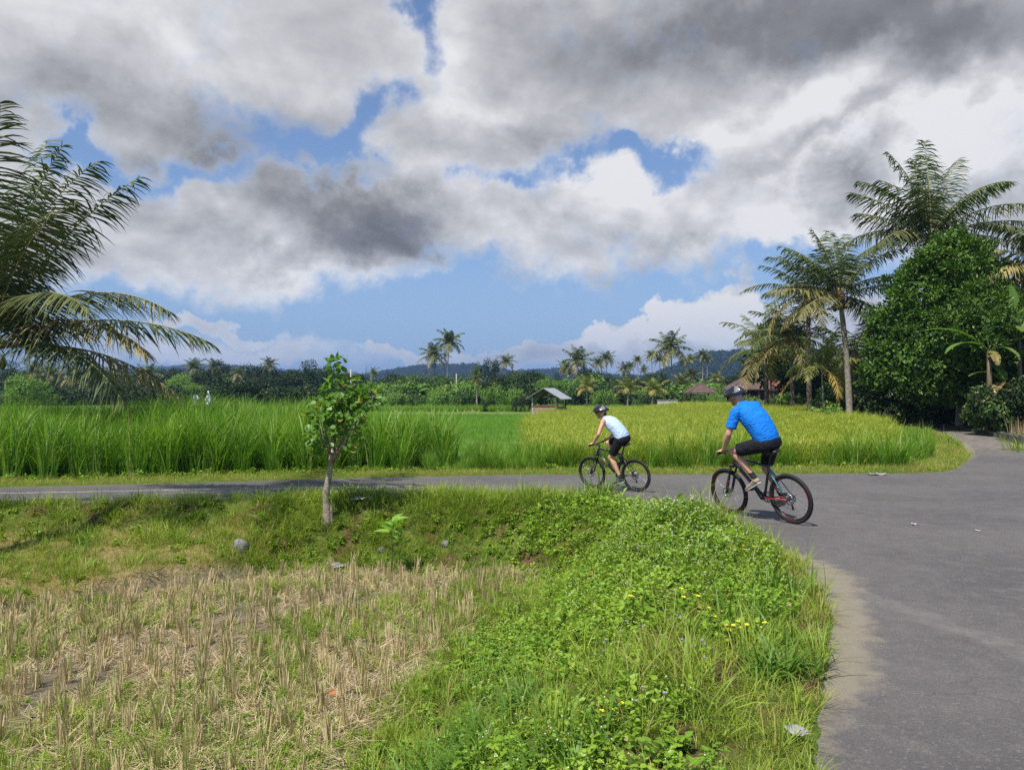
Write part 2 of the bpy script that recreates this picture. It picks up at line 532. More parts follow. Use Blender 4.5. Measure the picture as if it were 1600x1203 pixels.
def road_mat():
    m, t = new_mat('worn_asphalt')
    s = t.n('ShaderNodeAttribute', attribute_name='tint').outputs['Fac']
    s2 = t.n('ShaderNodeAttribute', attribute_name='rnd').outputs['Fac']
    pos = t.n('ShaderNodeNewGeometry').outputs['Position']
    n1 = t.noise(pos, 0.5, 6, 0.6); n2 = t.noise(pos, 90, 4, 0.8); n3 = t.noise(pos, 5, 6, 0.65); n4 = t.noise(pos, 30, 3, 0.8)
    vo = t.n('ShaderNodeTexVoronoi', {'Vector': pos, 'Scale': 75.0}).outputs['Color']
    vs = t.n('ShaderNodeSeparateColor', {0: vo}).outputs[0]
    c = t.mix(t.mr(n1, 0.3, 0.7), (0.094, 0.087, 0.085), (0.142, 0.131, 0.127))
    c = t.mix(t.mr(n3, 0.42, 0.72, 0, 0.6), c, (0.175, 0.162, 0.15))
    c = t.mix(t.mr(n2, 0.38, 0.70, 0, 0.75), c, (0.055, 0.053, 0.055))
    c = t.mix(t.mr(vs, 0.86, 0.97, 0, 0.5), c, (0.19, 0.178, 0.165))
    c = t.mix(t.mr(n4, 0.66, 0.72, 0, 0.5), c, (0.06, 0.05, 0.04))
    dn = t.m('ADD', t.m('MULTIPLY', t.m('SUBTRACT', n3, 0.5), 1.3), s)
    dn = t.m('ADD', dn, t.m('MULTIPLY', t.m('SUBTRACT', n4, 0.5), 0.35))
    c = t.mix(t.mr(dn, 0.25, 0.95, 0, 0.72), c, (0.27, 0.23, 0.165))
    d2 = t.m('ADD', s2, t.m('MULTIPLY', t.m('SUBTRACT', n3, 0.5), 1.2))
    c = t.mix(t.mr(d2, 0.3, 0.95, 0, 0.55), c, (0.20, 0.187, 0.17))
    vc = t.n('ShaderNodeTexVoronoi', {'Vector': t.n('ShaderNodeVectorMath', {0: pos, 1: t.noise(pos, 1.5, 4, 0.6, 'Color')}, operation='ADD').outputs[0], 'Scale': 0.55}, feature='DISTANCE_TO_EDGE').outputs['Distance']
    c = t.mix(t.m('MULTIPLY', t.mr(vc, 0.0, 0.008, 0.28, 0.0), t.mr(n1, 0.45, 0.6)), c, (0.035, 0.033, 0.032))
    h = t.m('ADD', t.m('MULTIPLY', vs, 0.5), n2)
    bp = t.n('ShaderNodeBump', {'Strength': 0.9, 'Distance': 0.008, 'Height': h})
    b = t.n('ShaderNodeBsdfPrincipled', {'Base Color': c, 'Roughness': 0.8, 'Specular IOR Level': 0.3, 'Normal': bp.outputs[0]})
    t.n('ShaderNodeOutputMaterial', {'Surface': b.outputs[0]})
    return m


M['hilltree'] = veg('hill_tree_leaf', (0.010, 0.026, 0.012), (0.028, 0.052, 0.018), rough=0.8, transl=0.1, spec=.1)
M['ground'] = ground_mat()
M['road'] = road_mat()

# ------------------------------------------------------------------ ground, roads
NEAR = np.array([(1.15, -6), (1.02, 0), (1.10, 2), (1.40, 3.6), (1.98, 4.9), (2.5, 6.0), (2.75, 6.9), (2.95, 7.9), (3.0, 8.8), (2.85, 9.8),
                 (2.55, 10.9), (2.15, 11.9), (1.5, 12.9), (0.6, 13.55), (-1.1, 13.75), (-4.5, 13.0), (-8.1, 12.2), (-30, 7.5), (-90, -8)])
FAR = np.array([(-90, -2), (-30, 11.6), (-10.3, 15.45), (-7, 16.3), (-4.3, 17.1), (0, 17.9), (4.5, 18.0), (9.6, 18.3), (10.5, 18.6), (11.6, 19.9), (13.2, 22.1), (14.7, 25.2), (15.6, 27.6),
                (16.2, 30), (16.6, 33), (17, 36)])
RIGHT = np.array([(18.9, 36), (18.0, 31), (16.7, 25.2), (15.5, 23.2), (15.9, 22), (16.8, 19), (17, 12), (12, 5), (9, 0), (8, -6)])
ROADP = np.concatenate([NEAR, FAR, RIGHT])


def dseg(x, y, poly, closed=False):
    x = np.asarray(x, float).ravel(); y = np.asarray(y, float).ravel()
    q = np.concatenate([poly, poly[:1]]) if closed else poly
    best = np.full(x.shape, 1e9)
    for a, b in zip(q[:-1], q[1:]):
        d = b - a; L = d @ d
        t = np.clip(((x - a[0]) * d[0] + (y - a[1]) * d[1]) / L, 0, 1)
        best = np.minimum(best, np.hypot(x - a[0] - t * d[0], y - a[1] - t * d[1]))
    return best


def inpoly(x, y, poly):
    x = np.asarray(x, float).ravel(); y = np.asarray(y, float).ravel()
    r = np.zeros(x.shape, bool)
    j = len(poly) - 1
    for i in range(len(poly)):
        xi, yi = poly[i]; xj, yj = poly[j]
        if yi != yj:
            r ^= ((yi > y) != (yj > y)) & (x < (xj - xi) * (y - yi) / (yj - yi) + xi)
        j = i
    return r


# the harvested field's outline, and the dry terrace left of it
FIELD = np.array([(-1.0, -6), (-1.2, 3), (-1.25, 5.2), (-0.9, 7.2), (-0.35, 9.0), (0.35, 10.7), (0.2, 11.3), (-1.0, 11.35), (-2.2, 11.6), (-3.4, 11.55), (-4.6, 10.6),
                  (-6.2, 9.3), (-9.5, 7.6), (-30, 3), (-30, -6)])
NEARP = np.concatenate([NEAR, [(-90, -60), (1.15, -60)]])
FARP = np.concatenate([FAR[::-1], [(-90, 90), (17, 90)]])
RIGHTP = np.concatenate([[(18.9, 90)], RIGHT, [(8, -60), (90, -60), (90, 90)]])


def road_z(x, y):
    return -0.2 * ss(9.5, 17, y) + 0.35 * ss(19, 30, y) * ss(9, 12.5, x) * ss(80, 60, y)


def ground_z(x, y, under=True):
    shp = np.shape(x)
    x = np.asarray(x, float).ravel(); y = np.asarray(y, float).ravel()
    rz = road_z(x, y)
    z = np.full(x.shape, -0.3)
    rp = inpoly(x, y, ROADP)
    d = dseg(x, y, ROADP, True)
    # near side: verge that falls to the field
    near = inpoly(x, y, NEARP)
    infield = inpoly(x, y, FIELD)
    df = dseg(x, y, FIELD)
    lump = (fbm(x * 1.6, y * 1.6, 3) - .5) * 0.16 + (fbm(x * 5, y * 5, 5) - .5) * 0.07
    t = df / (df + d + 1e-6)
    side = ss(0.0, 1.0, (t - 0.02) / 0.70)                 # 0 at the field, 1 at the shoulder
    prof = -0.92 + (rz + 0.03 + 0.92) * side
    # steeper bank below the left-hand road, with a hollow where the culvert is
    zn = prof + lump * ss(0, 0.5, d)
    # dry terrace between field and bank at the left
    terr = ss(-3.4, -4.6, x) * ss(4.2, 2.2, d)
    zt = -0.60 + lump * 0.8 + 0.10 * ss(2.6, 0.6, d)
    zn = zn * (1 - terr * ss(2.6, 1.4, d) * 0 - terr * ss(0.2, 0.9, d) * 0.85) + zt * terr * ss(0.2, 0.9, d) * 0.85
    cul = np.exp(-(((x - 1.25) / 0.75) ** 2 + ((y - 10.9) / 0.55) ** 2))
    zn = zn - 0.30 * cul
    # low hummock under the flowering weeds at the corner
    hum = np.exp(-(((x - 2.2) / 0.9) ** 2 + ((y - 9.8) / 1.3) ** 2))
    zn = zn + 0.10 * hum
    zf = -0.92 + (fbm(x * 2.2, y * 2.2, 9) - .5) * 0.06 + (fbm(x * 9, y * 9, 11) - .5) * 0.035
    zn = np.where(infield, zf + 0.0 * d, zn)
    z = np.where(near, zn, z)
    # far side
    far = inpoly(x, y, FARP)
    zfar = rz + 0.04 * ss(0, .4, d) - 0.14 * ss(0.6, 1.8, d) + lump * 0.5 * ss(0, .5, d) * ss(60, 30, y)
    z = np.where(far, zfar, z)
    rgt = inpoly(x, y, RIGHTP)
    zr = rz + 0.05 + 0.45 * ss(0.3, 3.0, d) + lump * ss(0, .5, d)
    z = np.where(rgt, zr, z)
    z = np.where(~(near | far | rgt | rp), -0.3, z)
    if under:
        z = np.where(rp, rz - 0.05 * ss(0.0, 0.12, d), z)
    else:
        z = np.where(rp, rz, z)
    z = z - 0.0 * ss(200, 400, np.hypot(x, y))
    return z.reshape(shp)


def spread(a, b, h, far, g):
    mid = list(np.arange(a, b, h))
    lo = []; v = a; s = h
    while v > -far:
        s *= g; v -= s; lo.append(v)
    hi = []; v = mid[-1]; s = h
    while v < far:
        s *= g; v += s; hi.append(v)
    return np.array(lo[::-1] + mid + hi)


def build_ground():
    xs = spread(-13, 6, 0.09, 6000, 1.09)
    ys = spread(1.5, 19, 0.09, 6000, 1.09)
    X, Y = np.meshgrid(xs, ys)
    Z = ground_z(X, Y)
    x, y, z = X.ravel(), Y.ravel(), Z.ravel()
    nx, ny = len(xs), len(ys)
    i = np.arange(ny - 1)[:, None] * nx; j = np.arange(nx - 1)[None, :]
    F = np.stack([i + j, i + j + 1, i + nx + j + 1, i + nx + j], -1).reshape(-1, 4)
    mb = MB(); mb.add(np.stack([x, y, z], 1), F)
    o = mb.obj('ground', M['ground'], kind='structure')
    # earth colours by region
    soil = np.array((0.14, 0.085, 0.05)); turf = np.array((0.12, 0.17, 0.03)); mud = np.array((0.26, 0.22, 0.165))
    dry = np.array((0.36, 0.29, 0.14)); paddy = np.array((0.10, 0.19, 0.03)); far_g = np.array((0.10, 0.15, 0.04))
    n = fbm(x * 0.9, y * 0.9, 21)[:, None]; n2 = fbm(x * 3.1, y * 3.1, 27)[:, None]
    near = inpoly(x, y, NEARP)[:, None]; fld = inpoly(x, y, FIELD)[:, None]
    c = np.where(near, soil * ss(.50, .62, n2) + turf * (1 - ss(.50, .62, n2)), paddy + 0 * n)
    c = np.where(fld, mud * (1 - .35 * n2), c)
    terr = (ss(-3.6, -4.6, x) * ss(3.6, 2.6, dseg(x, y, NEAR)) * ss(.5, 1.0, dseg(x, y, NEAR)))[:, None] * near * (~fld)
    c = c * (1 - terr) + dry * terr
    dd = dseg(x, y, ROADP, True)
    far = inpoly(x, y, FARP)[:, None]
    strip = (ss(1.3, .6, dd))[:, None] * far
    c = c * (1 - strip) + turf * strip
    bund = far * ss(30, 40, y)[:, None] * (np.abs(((y + 2.0 * vnoise(x * .05, y * 0, 4)) % 9) - 4.5) < .5)[:, None]
    c = np.where(bund > 0, np.array((0.30, 0.29, 0.13)), c)
    rr = np.hypot(x, y)[:, None]
    c = c * (1 - ss(90, 160, rr)) + far_g * ss(90, 160, rr)
    garden = inpoly(x, y, RIGHTP)[:, None]
    c = np.where(garden, soil * 0.55 + turf * .1, c)
    at = o.data.color_attributes.new('gcol', 'FLOAT_COLOR', 'POINT')
    at.data.foreach_set('color', np.concatenate([c, np.ones((len(c), 1))], 1).ravel())
    return o


def fill_mesh(name, poly, h, zf, lift, mat, jitter=True, attr=None, **kw):
    from mathutils.geometry import delaunay_2d_cdt
    # densify the outline
    q = np.concatenate([poly, poly[:1]]); out = []
    for a, b in zip(q[:-1], q[1:]):
        L = np.hypot(*(b - a)); k = max(1, int(L / (h * 1.0)))
        k = min(k, 40)
        for i in range(k):
            out.append(a + (b - a) * i / k)
    out = np.array(out)
    x0, y0 = poly.min(0); x1, y1 = poly.max(0)
    x0 = max(x0, -16); y0 = max(y0, 0)
    gx, gy = np.meshgrid(np.arange(x0, x1, h), np.arange(y0, y1, h))
    gx, gy = gx.ravel(), gy.ravel()
    k = inpoly(gx, gy, poly) & (dseg(gx, gy, poly, True) > h * .4)
    pts = [Vector(p) for p in out] + [Vector(p) for p in np.stack([gx[k], gy[k]], 1)]
    v, e, f, *_ = delaunay_2d_cdt(pts, [], [list(range(len(out)))], 1, 1e-5)
    V = np.array([tuple(p) for p in v]); F = np.array([list(t) for t in f if len(t) == 3])
    a, b, c = V[F[:, 0]], V[F[:, 1]], V[F[:, 2]]
    fl = ((b[:, 0] - a[:, 0]) * (c[:, 1] - a[:, 1]) - (b[:, 1] - a[:, 1]) * (c[:, 0] - a[:, 0])) < 0
    F[fl] = F[fl][:, ::-1]
    z = zf(V[:, 0], V[:, 1]) + lift
    ti, rn = attr(V[:, 0], V[:, 1]) if attr else (0.0, 0.5)
    mb = MB(); mb.add(np.column_stack([V, z]), F, tint=ti, rnd=rn)
    return mb.obj(name, mat, **kw)


def road_attr(x, y):
    # sand washed on to the asphalt beside the verge, dust along the far edges and on the side lane
    d = dseg(x, y, NEAR)
    s = 0.95 * np.exp(-((d - .16) / .19) ** 2) * ss(4.0, 4.8, y) * ss(9.0, 7.4, y) * (y < 12) * (x > 0) + .45 * np.exp(-((d - .35) / .22) ** 2 - ((y - 7.3) / .6) ** 2)
    s += 0.75 * ss(.22, 0.02, d) * (y < 12) * (x > 0)
    s += 0.5 * ss(.25, 0.02, dseg(x, y, FAR))
    s += 0.55 * ss(20.5, 24, y)
    r = 0.7 * np.exp(-((x - 3.4 + .25 * (y - 5.5)) / .22) ** 2) * ss(9, 6, y) * ss(2, 3.5, y) + 0.5 * np.exp(-((x - (2.1 + .36 * y)) / .35) ** 2) * ss(9, 6, y) + 0.25 * ss(12, 20, y)
    r += .45 * np.exp(-((x - 5.2) / 1.2) ** 2 - ((y - 13) / 4) ** 2)
    return np.clip(s, 0, 1), np.clip(r, 0, 1)


build_ground()
fill_mesh('road', ROADP, 0.16, road_z, 0.004, M['road'], attr=road_attr, kind='structure')


def marking():
    # one worn white line along the left-hand road
    pts = [(-12.5, 13.55), (-9.6, 14.22), (-6.9, 14.85), (-4.6, 15.3), (-3.0, 15.55), (-1.9, 15.68)]
    mb = MB()
    p = []
    for a, b in zip(pts[:-1], pts[1:]):
        for i in range(12):
            t = i / 12; p.append((a[0] + (b[0] - a[0]) * t, a[1] + (b[1] - a[1]) * t))
    p = np.array(p)
    T = np.gradient(p, axis=0); T /= np.linalg.norm(T, axis=1, keepdims=True)
    N = np.stack([-T[:, 1], T[:, 0]], 1)
    w = .045 * (0.8 + .4 * rng.random(len(p)))[:, None]
    A = p - N * w; B = p + N * w
    V = np.empty((2 * len(p), 3)); V[0::2, :2] = A; V[1::2, :2] = B
    V[:, 2] = road_z(V[:, 0], V[:, 1]) + 0.008
    i = np.arange(len(p) - 1) * 2
    mb.add(V, np.stack([i, i + 2, i + 3, i + 1], 1))
    mb.obj('road_marking', plain('worn_line_paint', (0.45, 0.44, 0.42), 0.8, noise=((0.22, 0.21, 0.2), 9, 0.9)), kind='structure')


marking()


# ------------------------------------------------------------------ scattering (only for uncountable cover)
def src(name, mesh):
    return bpy.data.objects.new(name, mesh)       # never linked to the scene by itself


def scatter(name, pts, sources, scale, rz=None, tilt=0.12, idx=None, label=None, cat=None, kind='stuff'):
    n = len(pts)
    me = bpy.data.meshes.new(name)
    me.vertices.add(n); me.vertices.foreach_set('co', np.asarray(pts, float).ravel())
    rz = rng.uniform(0, 2 * math.pi, n) if rz is None else rz
    rot = np.stack([rng.normal(0, tilt, n), rng.normal(0, tilt, n), rz], 1)
    scale = np.broadcast_to(np.asarray(scale, float), (n,)) if np.ndim(scale) < 2 else np.asarray(scale, float)
    if scale.ndim == 1:
        scale = np.repeat(scale[:, None], 3, 1)
    idx = rng.integers(0, len(sources), n) if idx is None else idx
    a = me.attributes.new('rot', 'FLOAT_VECTOR', 'POINT'); a.data.foreach_set('vector', rot.ravel())
    a = me.attributes.new('scl', 'FLOAT_VECTOR', 'POINT'); a.data.foreach_set('vector', scale.ravel())
    a = me.attributes.new('vi', 'INT', 'POINT'); a.data.foreach_set('value', idx.astype(np.int32))
    o = bpy.data.objects.new(name, me); COL.objects.link(o)
    tag(o, label, cat, None, kind)
    ng = bpy.data.node_groups.new(name + '_scatter', 'GeometryNodeTree')
    ng.interface.new_socket('Geometry', in_out='INPUT', socket_type='NodeSocketGeometry')
    ng.interface.new_socket('Geometry', in_out='OUTPUT', socket_type='NodeSocketGeometry')
    N, Lk = ng.nodes, ng.links
    gi = N.new('NodeGroupInput'); go = N.new('NodeGroupOutput')
    iop = N.new('GeometryNodeInstanceOnPoints')
    mp = N.new('GeometryNodeMeshToPoints')
    Lk.new(gi.outputs[0], mp.inputs[0]); Lk.new(mp.outputs[0], iop.inputs['Points'])
    jn = N.new('GeometryNodeJoinGeometry')
    for s in reversed(sources):
        oi = N.new('GeometryNodeObjectInfo'); oi.inputs['Object'].default_value = s
        oi.inputs['As Instance'].default_value = True
        Lk.new(oi.outputs['Geometry'], jn.inputs[0])
    Lk.new(jn.outputs[0], iop.inputs['Instance'])
    iop.inputs['Pick Instance'].default_value = True
    for nm, ty, sock in (('vi', 'INT', 'Instance Index'), ('rot', 'FLOAT_VECTOR', 'Rotation'), ('scl', 'FLOAT_VECTOR', 'Scale')):
        na = N.new('GeometryNodeInputNamedAttribute'); na.data_type = ty; na.inputs[0].default_value = nm
        outp = [q for q in na.outputs if q.enabled and q.name == 'Attribute'][0]
        Lk.new(outp, iop.inputs[sock])
    Lk.new(iop.outputs[0], go.inputs[0])
    md = o.modifiers.new('scatter', 'NODES'); md.node_group = ng
    return o


def tuft(n, L, w, spread_, lean=0.25, curve=0.8, k=3, dryp=0.08, mat='grass', name='tuft', taper=1.6):
    b = np.zeros((n, 3)); r = spread_ * np.sqrt(rng.random(n)); a = rng.uniform(0, 6.283, n)
    b[:, 0] = r * np.cos(a); b[:, 1] = r * np.sin(a)
    V, F, T, Rn = blades(b, L * rng.uniform(.45, 1.1, n), w * rng.uniform(.7, 1.2, n), a + rng.normal(0, .6, n),
                         np.abs(rng.normal(0, lean, n)), np.abs(rng.normal(curve, curve * .5, n)), k=k,
                         tint=(rng.random(n) < dryp) * rng.uniform(.4, 1, n), taper=taper)
    mb = MB(); mb.add(V, F, T, Rn)
    return src(name, mb.mesh(name, M[mat]))


def jgrid(x0, x1, y0, y1, h, jit=.5):
    gx, gy = np.meshgrid(np.arange(x0, x1, h), np.arange(y0, y1, h))
    gx = gx.ravel() + rng.uniform(-jit, jit, gx.size) * h; gy = gy.ravel() + rng.uniform(-jit, jit, gy.size) * h
    return gx, gy


def infrustum(x, y, m=1.0):
    return (np.abs(x) < 0.70 * y + m) & (y > 1.5)

# ------------------------------------------------------------------ ground cover
def weed_sprig(name, nstem, h, leafL, mat='weed', flowers=0, fmat='flower', fr=0.008, droop=.3):
    mb = MB()
    for i in range(nstem):
        a = rng.uniform(0, 6.283); ln = abs(rng.normal(0, .35)); hh = h * rng.uniform(.5, 1.1)
        bx, by = rng.normal(0, h * .25, 2)
        top = np.array([bx + math.cos(a) * math.sin(ln) * hh, by + math.sin(a) * math.sin(ln) * hh, hh * math.cos(ln)])
        base = np.array([bx, by, 0])
        mid = (base + top) / 2 + rng.normal(0, .02, 3)
        V, F, _ = tube([base, mid, top], [.0035, .003, .0015], 3, False)
        mb.add(V, F, tint=.1, rnd=.5)
        k = rng.integers(4, 8)
        s = rng.uniform(.25, 1, k)[:, None]
        pos = base * (1 - s) + top * s + (mid - (base + top) / 2) * (4 * s * (1 - s))
        d = rdir(k, -.2, .7)
        nrm = np.array([0, 0, 1.0]) + rng.normal(0, .35, (k, 3))
        mb.add(*leaves(pos, d, nrm, leafL * rng.uniform(.6, 1.2, k), leafL * .62 * rng.uniform(.7, 1.1, k),
                       tint=(rng.random(k) < .04) * .7, bend=droop * .5))
        if flowers and rng.random() < flowers:
            if fmat == 'yflower':
                q = 5; aa = np.arange(q) * 1.2566 + rng.uniform(0, 1)
                dd = np.stack([np.cos(aa), np.sin(aa), np.full(q, .35)], 1)
                mb.add(*leaves(np.tile(top, (q, 1)), dd, np.tile([.2, -.3, 1.0], (q, 1)), fr, fr * .9), mat=1)
            else:
                add_sphere(mb, top + [0, 0, .004], fr * rng.uniform(.7, 1.25), 6, 4, mat=1)
    return src(name, mb.mesh(name, [M[mat], M[fmat]]))


def build_cover():
    short = [tuft(26, .10, .005, .07, .35, 1.0, dryp=.12) for _ in range(4)]
    medium = [tuft(24, .22, .007, .07, .25, 1.2, dryp=.07) for _ in range(4)]
    longg = [tuft(26, .42, .009, .08, .28, 1.3, k=4, dryp=.10) for _ in range(4)]
    broad = [tuft(16, .48, .022, .06, .35, 1.5, k=5, dryp=.03, mat='grass_dark') for _ in range(3)]
    drygr = [tuft(30, .16, .004, .08, .6, 1.2, dryp=.9) for _ in range(3)]
    sprig = [weed_sprig('sprig', 7, .16, .045) for _ in range(4)]
    sprig_f = [weed_sprig('sprig_flower', 9, .20, .032, flowers=.33, fr=.0052) for _ in range(4)]
    creeper = [weed_sprig('creeper', 9, .10, .055, droop=.5) for _ in range(4)]
    bigleaf = [weed_sprig('bigleaf', 5, .20, .075) for _ in range(3)]
    tiny = [weed_sprig('clover', 10, .05, .022) for _ in range(3)]
    yfl = [weed_sprig('yflower', 3, .20, .06, flowers=.8, fmat='yflower', fr=.022) for _ in range(2)]
    pfl = [weed_sprig('pflower', 4, .22, .04, flowers=1, fmat='pflower', fr=.009) for _ in range(1)]

    def place(x, y, lift=-.01):
        return np.stack([x, y, ground_z(x, y, False) + lift], 1)

    def zone(x, y):
        near = inpoly(x, y, NEARP); f = inpoly(x, y, FIELD)
        dr = dseg(x, y, NEAR); df = dseg(x, y, FIELD)
        return near & ~f, f, dr, df

    # ---- verge (between field and road)
    x, y = jgrid(-14, 3.2, 2.2, 14, .066)
    v, f, dr, df = zone(x, y)
    terr = ss(-3.4, -4.6, x) * ss(3.6, 2.6, dr)
    k = v & infrustum(x, y, .6) & (dr > -.1)
    bare = (fbm(x * 1.1, y * 1.1, 31) > .60) & (y > 9.3) & (x < 1.6) & (dr > .7)
    dens = np.where(y < 6, .5, np.where(y < 9, .5, .85))
    dens = np.where(terr > .5, .4, dens) * np.where(bare, .4, 1.0)
    k &= rng.random(len(x)) < dens
    x, y, dr, df, terr = x[k], y[k], dr[k], df[k], terr[k]
    # kind by place: weeds in the middle of the right verge, grass along edges
    n1 = fbm(x * .8, y * .8, 41); n2 = fbm(x * 2.2, y * 2.2, 43)
    right = ss(-1.2, .6, x) * ss(13, 12, y)
    u = rng.random(len(x))
    sources = short + medium + longg + sprig + sprig_f + creeper + bigleaf + tiny
    iS, iM, iL, iSp, iSf, iC, iB, iT = 0, 4, 8, 12, 16, 20, 24, 27
    idx = np.where(u < .5, iS, iM) + rng.integers(0, 4, len(x))
    corner = np.exp(-(((x - 2.1) / .95) ** 2 + ((y - 9.4) / 2.2) ** 2))
    isw = (right > .4) & (dr > .28) & ((n1 + .25 * (rng.random(len(x)) - .5)) > .43)
    idx = np.where(isw & (u < .30), iSp + rng.integers(0, 4, len(x)), idx)
    idx = np.where(isw & (u >= .30) & (u < .62), iC + rng.integers(0, 4, len(x)), idx)
    idx = np.where(isw & (u > .94), iB + rng.integers(0, 3, len(x)), idx)
    idx = np.where(isw & (u > .72) & (u < .86), iSf + rng.integers(0, 4, len(x)), idx)
    idx = np.where((corner > .35) & (u < .38), iSf + rng.integers(0, 4, len(x)), idx)
    idx = np.where((right > .4) & ~isw & (u < .16) & (dr > .3), iL + rng.integers(0, 4, len(x)), idx)
    idx = np.where((right < .4) & (u > .90), iC + rng.integers(0, 4, len(x)), idx)
    idx = np.where((right < .4) & (u > .80) & (u < .9), iT + rng.integers(0, 3, len(x)), idx)
    idx = np.where((dr < .25) & (u > .9), iL + rng.integers(0, 4, len(x)), idx)
    idx = np.where((dr < .25) & (u < .9), iS + rng.integers(0, 8, len(x)), idx)
    sc = rng.uniform(.7, 1.25, len(x)) * (1 + .55 * corner)
    sc = np.where((dr < .3), sc * .85, sc) * np.where((right < .4) & (idx < 8), np.where(dr < 1.4, 1.6, 1.3), .84)
    scatter('verge_cover', place(x, y), sources, sc, idx=idx, label='mixed green grass and small leafy weeds covering the roadside verge', cat='ground cover')

    # dense lumps of long broad grass
    px, py = [], []
    for (cx, cy, r, n) in [(-.55, 4.6, .42, 34), (-.1, 5.1, .4, 22), (-.95, 4.2, .3, 22), (.2, 3.9, .35, 14), (1.85, 5.6, .35, 16), (2.35, 6.6, .3, 12), (1.7, 4.8, .25, 12),
                           (-2.0, 12.2, .35, 14), (-1.5, 11.9, .35, 10), (.6, 11.4, .5, 16), (-.4, 11.6, .4, 10), (1.2, 11.6, .4, 12),
                           (-1.9, 11.5, .3, 8), (-3.7, 11.3, .25, 6), (-2.6, 12.6, .5, 14), (-.6, 12.6, .6, 16), (.5, 12.2, .5, 16), (1.0, 12.7, .5, 14), (-1.4, 12.9, .4, 10), (-3.4, 12.0, .4, 9), (1.7, 11.5, .4, 12), (-5.0, 12.0, .5, 9), (-6.5, 11.2, .4, 8), (1.4, 9.6, .4, 8), (-7.2, 9.9, .3, 6)]:
        a = rng.uniform(0, 6.283, n); q = r * np.sqrt(rng.random(n))
        px.append(cx + q * np.cos(a)); py.append(cy + q * np.sin(a))
    x = np.concatenate(px); y = np.concatenate(py)
    far_ = y > 7
    scatter('long_grass', place(x, y), broad, rng.uniform(.55, 1.0, len(x)) * np.where(far_, .72, 1), label='long broad-bladed green grass clumps bending over the verge bank', cat='grass')

    # yellow and purple flowers
    q = [(1.55, 5.35), (1.62, 5.3), (1.7, 5.36), (1.75, 5.25), (1.35, 6.1), (1.5, 5.7), (2.35, 8.0), (2.42, 7.9), (1.95, 8.4), (.5, 4.1), (.98, 6.3)]
    x = np.array([a for a, b in q]); y = np.array([b for a, b in q])
    scatter('yellow_flowers', place(x, y, .02), yfl, .9, label='small yellow blossoms scattered among the verge weeds', cat='wild flowers')
    x = rng.uniform(.3, 1.3, 6); y = rng.uniform(4.0, 5.6, 6)
    scatter('purple_flowers', place(x, y, .02), pfl, .8, label='tiny purple blossoms low in the foreground weeds', cat='wild flowers')

    # dry grass fringe along the sandy road edge and on the terrace
    x, y = jgrid(-11, 3.3, 3, 12.5, .11)
    v, f, dr, df = zone(x, y)
    terr = ss(-3.4, -4.4, x) * ss(3.8, 2.6, dr) * ss(.4, .9, dr)
    p = np.where((x > 0) & (dr < .3) & (y < 9), .5, 0) + np.where(terr > .3, .85, 0) + np.where((x < 1.4) & (y > 10) & (dr > .6), .22, 0)
    k = v & (rng.random(len(x)) < p) & infrustum(x, y, .5)
    scatter('dry_grass', place(x[k], y[k]), drygr, rng.uniform(.7, 1.2, k.sum()), label='bleached dry grass on the low terrace and road edge', cat='dry grass')

    # ---- harvested field: stubble, straw litter, weeds
    stub = []
    for i in range(7):
        n = 26
        b = np.zeros((n, 3)); b[:, :2] = rng.normal(0, .024, (n, 2))
        V, F, T, Rn = blades(b, rng.uniform(.10, .28, n), .008, rng.uniform(0, 6.283, n), np.abs(rng.normal(0, .14, n)), rng.normal(0, .15, n), k=2,
                             taper=9, wmin=.7, tint=(rng.random(n) < .2) * .6)
        mb = MB(); mb.add(V, F, T, Rn, mat=0)
        # dead sheath leaves hanging at the foot
        n = 8
        V, F, T, Rn = blades(b[:n], rng.uniform(.08, .18, n), .008, rng.uniform(0, 6.283, n), rng.uniform(.5, 1.1, n), rng.uniform(.6, 1.2, n), k=3, tint=rng.uniform(0, .5, n))
        mb.add(V, F, T, Rn, mat=0)
        if i % 2 == 0:
            n = 11
            V, F, T, Rn = blades(b[:n], rng.uniform(.18, .42, n), .006, rng.uniform(0, 6.283, n), np.abs(rng.normal(0, .15, n)), rng.uniform(0, .5, n), k=3, tint=.1)
            mb.add(V, F, T, Rn, mat=1)
        stub.append(src('stubble', mb.mesh('stubble', [M['straw'], M['grass_dark']])))
    ca, sa = math.cos(.35), math.sin(.35)
    gx, gy = np.meshgrid(np.arange(-16, 10, .235), np.arange(-10, 20, .235))
    gx = gx.ravel() + rng.normal(0, .035, gx.size); gy = gy.ravel() + rng.normal(0, .035, gy.size)
    x = gx * ca - gy * sa; y = gx * sa + gy * ca
    k = inpoly(x, y, FIELD) & infrustum(x, y, .5) & (rng.random(len(x)) < .78 + .2 * (fbm(x, y, 77) > .5)) & (dseg(x, y, FIELD) > .12) & (y > 3.5)
    x, y = x[k], y[k]
    scatter('rice_stubble', place(x, y), stub, rng.uniform(.7, 1.15, len(x)), tilt=.10, label='rows of cut rice stubble standing in the harvested paddy', cat='stubble')
    lit = []
    for i in range(5):
        n = 26
        b = np.zeros((n, 3)); b[:, :2] = rng.uniform(-.16, .16, (n, 2)); b[:, 2] = rng.uniform(.0, .03, n)
        V, F, T, Rn = blades(b, rng.uniform(.08, .30, n), .0055, rng.uniform(0, 6.283, n), rng.uniform(1.35, 1.6, n), rng.normal(0, .2, n), k=2, taper=9, wmin=.6,
                             tint=(rng.random(n) < .3) * .7)
        mb = MB(); mb.add(V, F, T, Rn)
        lit.append(src('litter', mb.mesh('straw_litter', M['straw'])))
    x, y = jgrid(-9, .5, 3.5, 11.8, .15)
    k = inpoly(x, y, FIELD) & infrustum(x, y, .5)
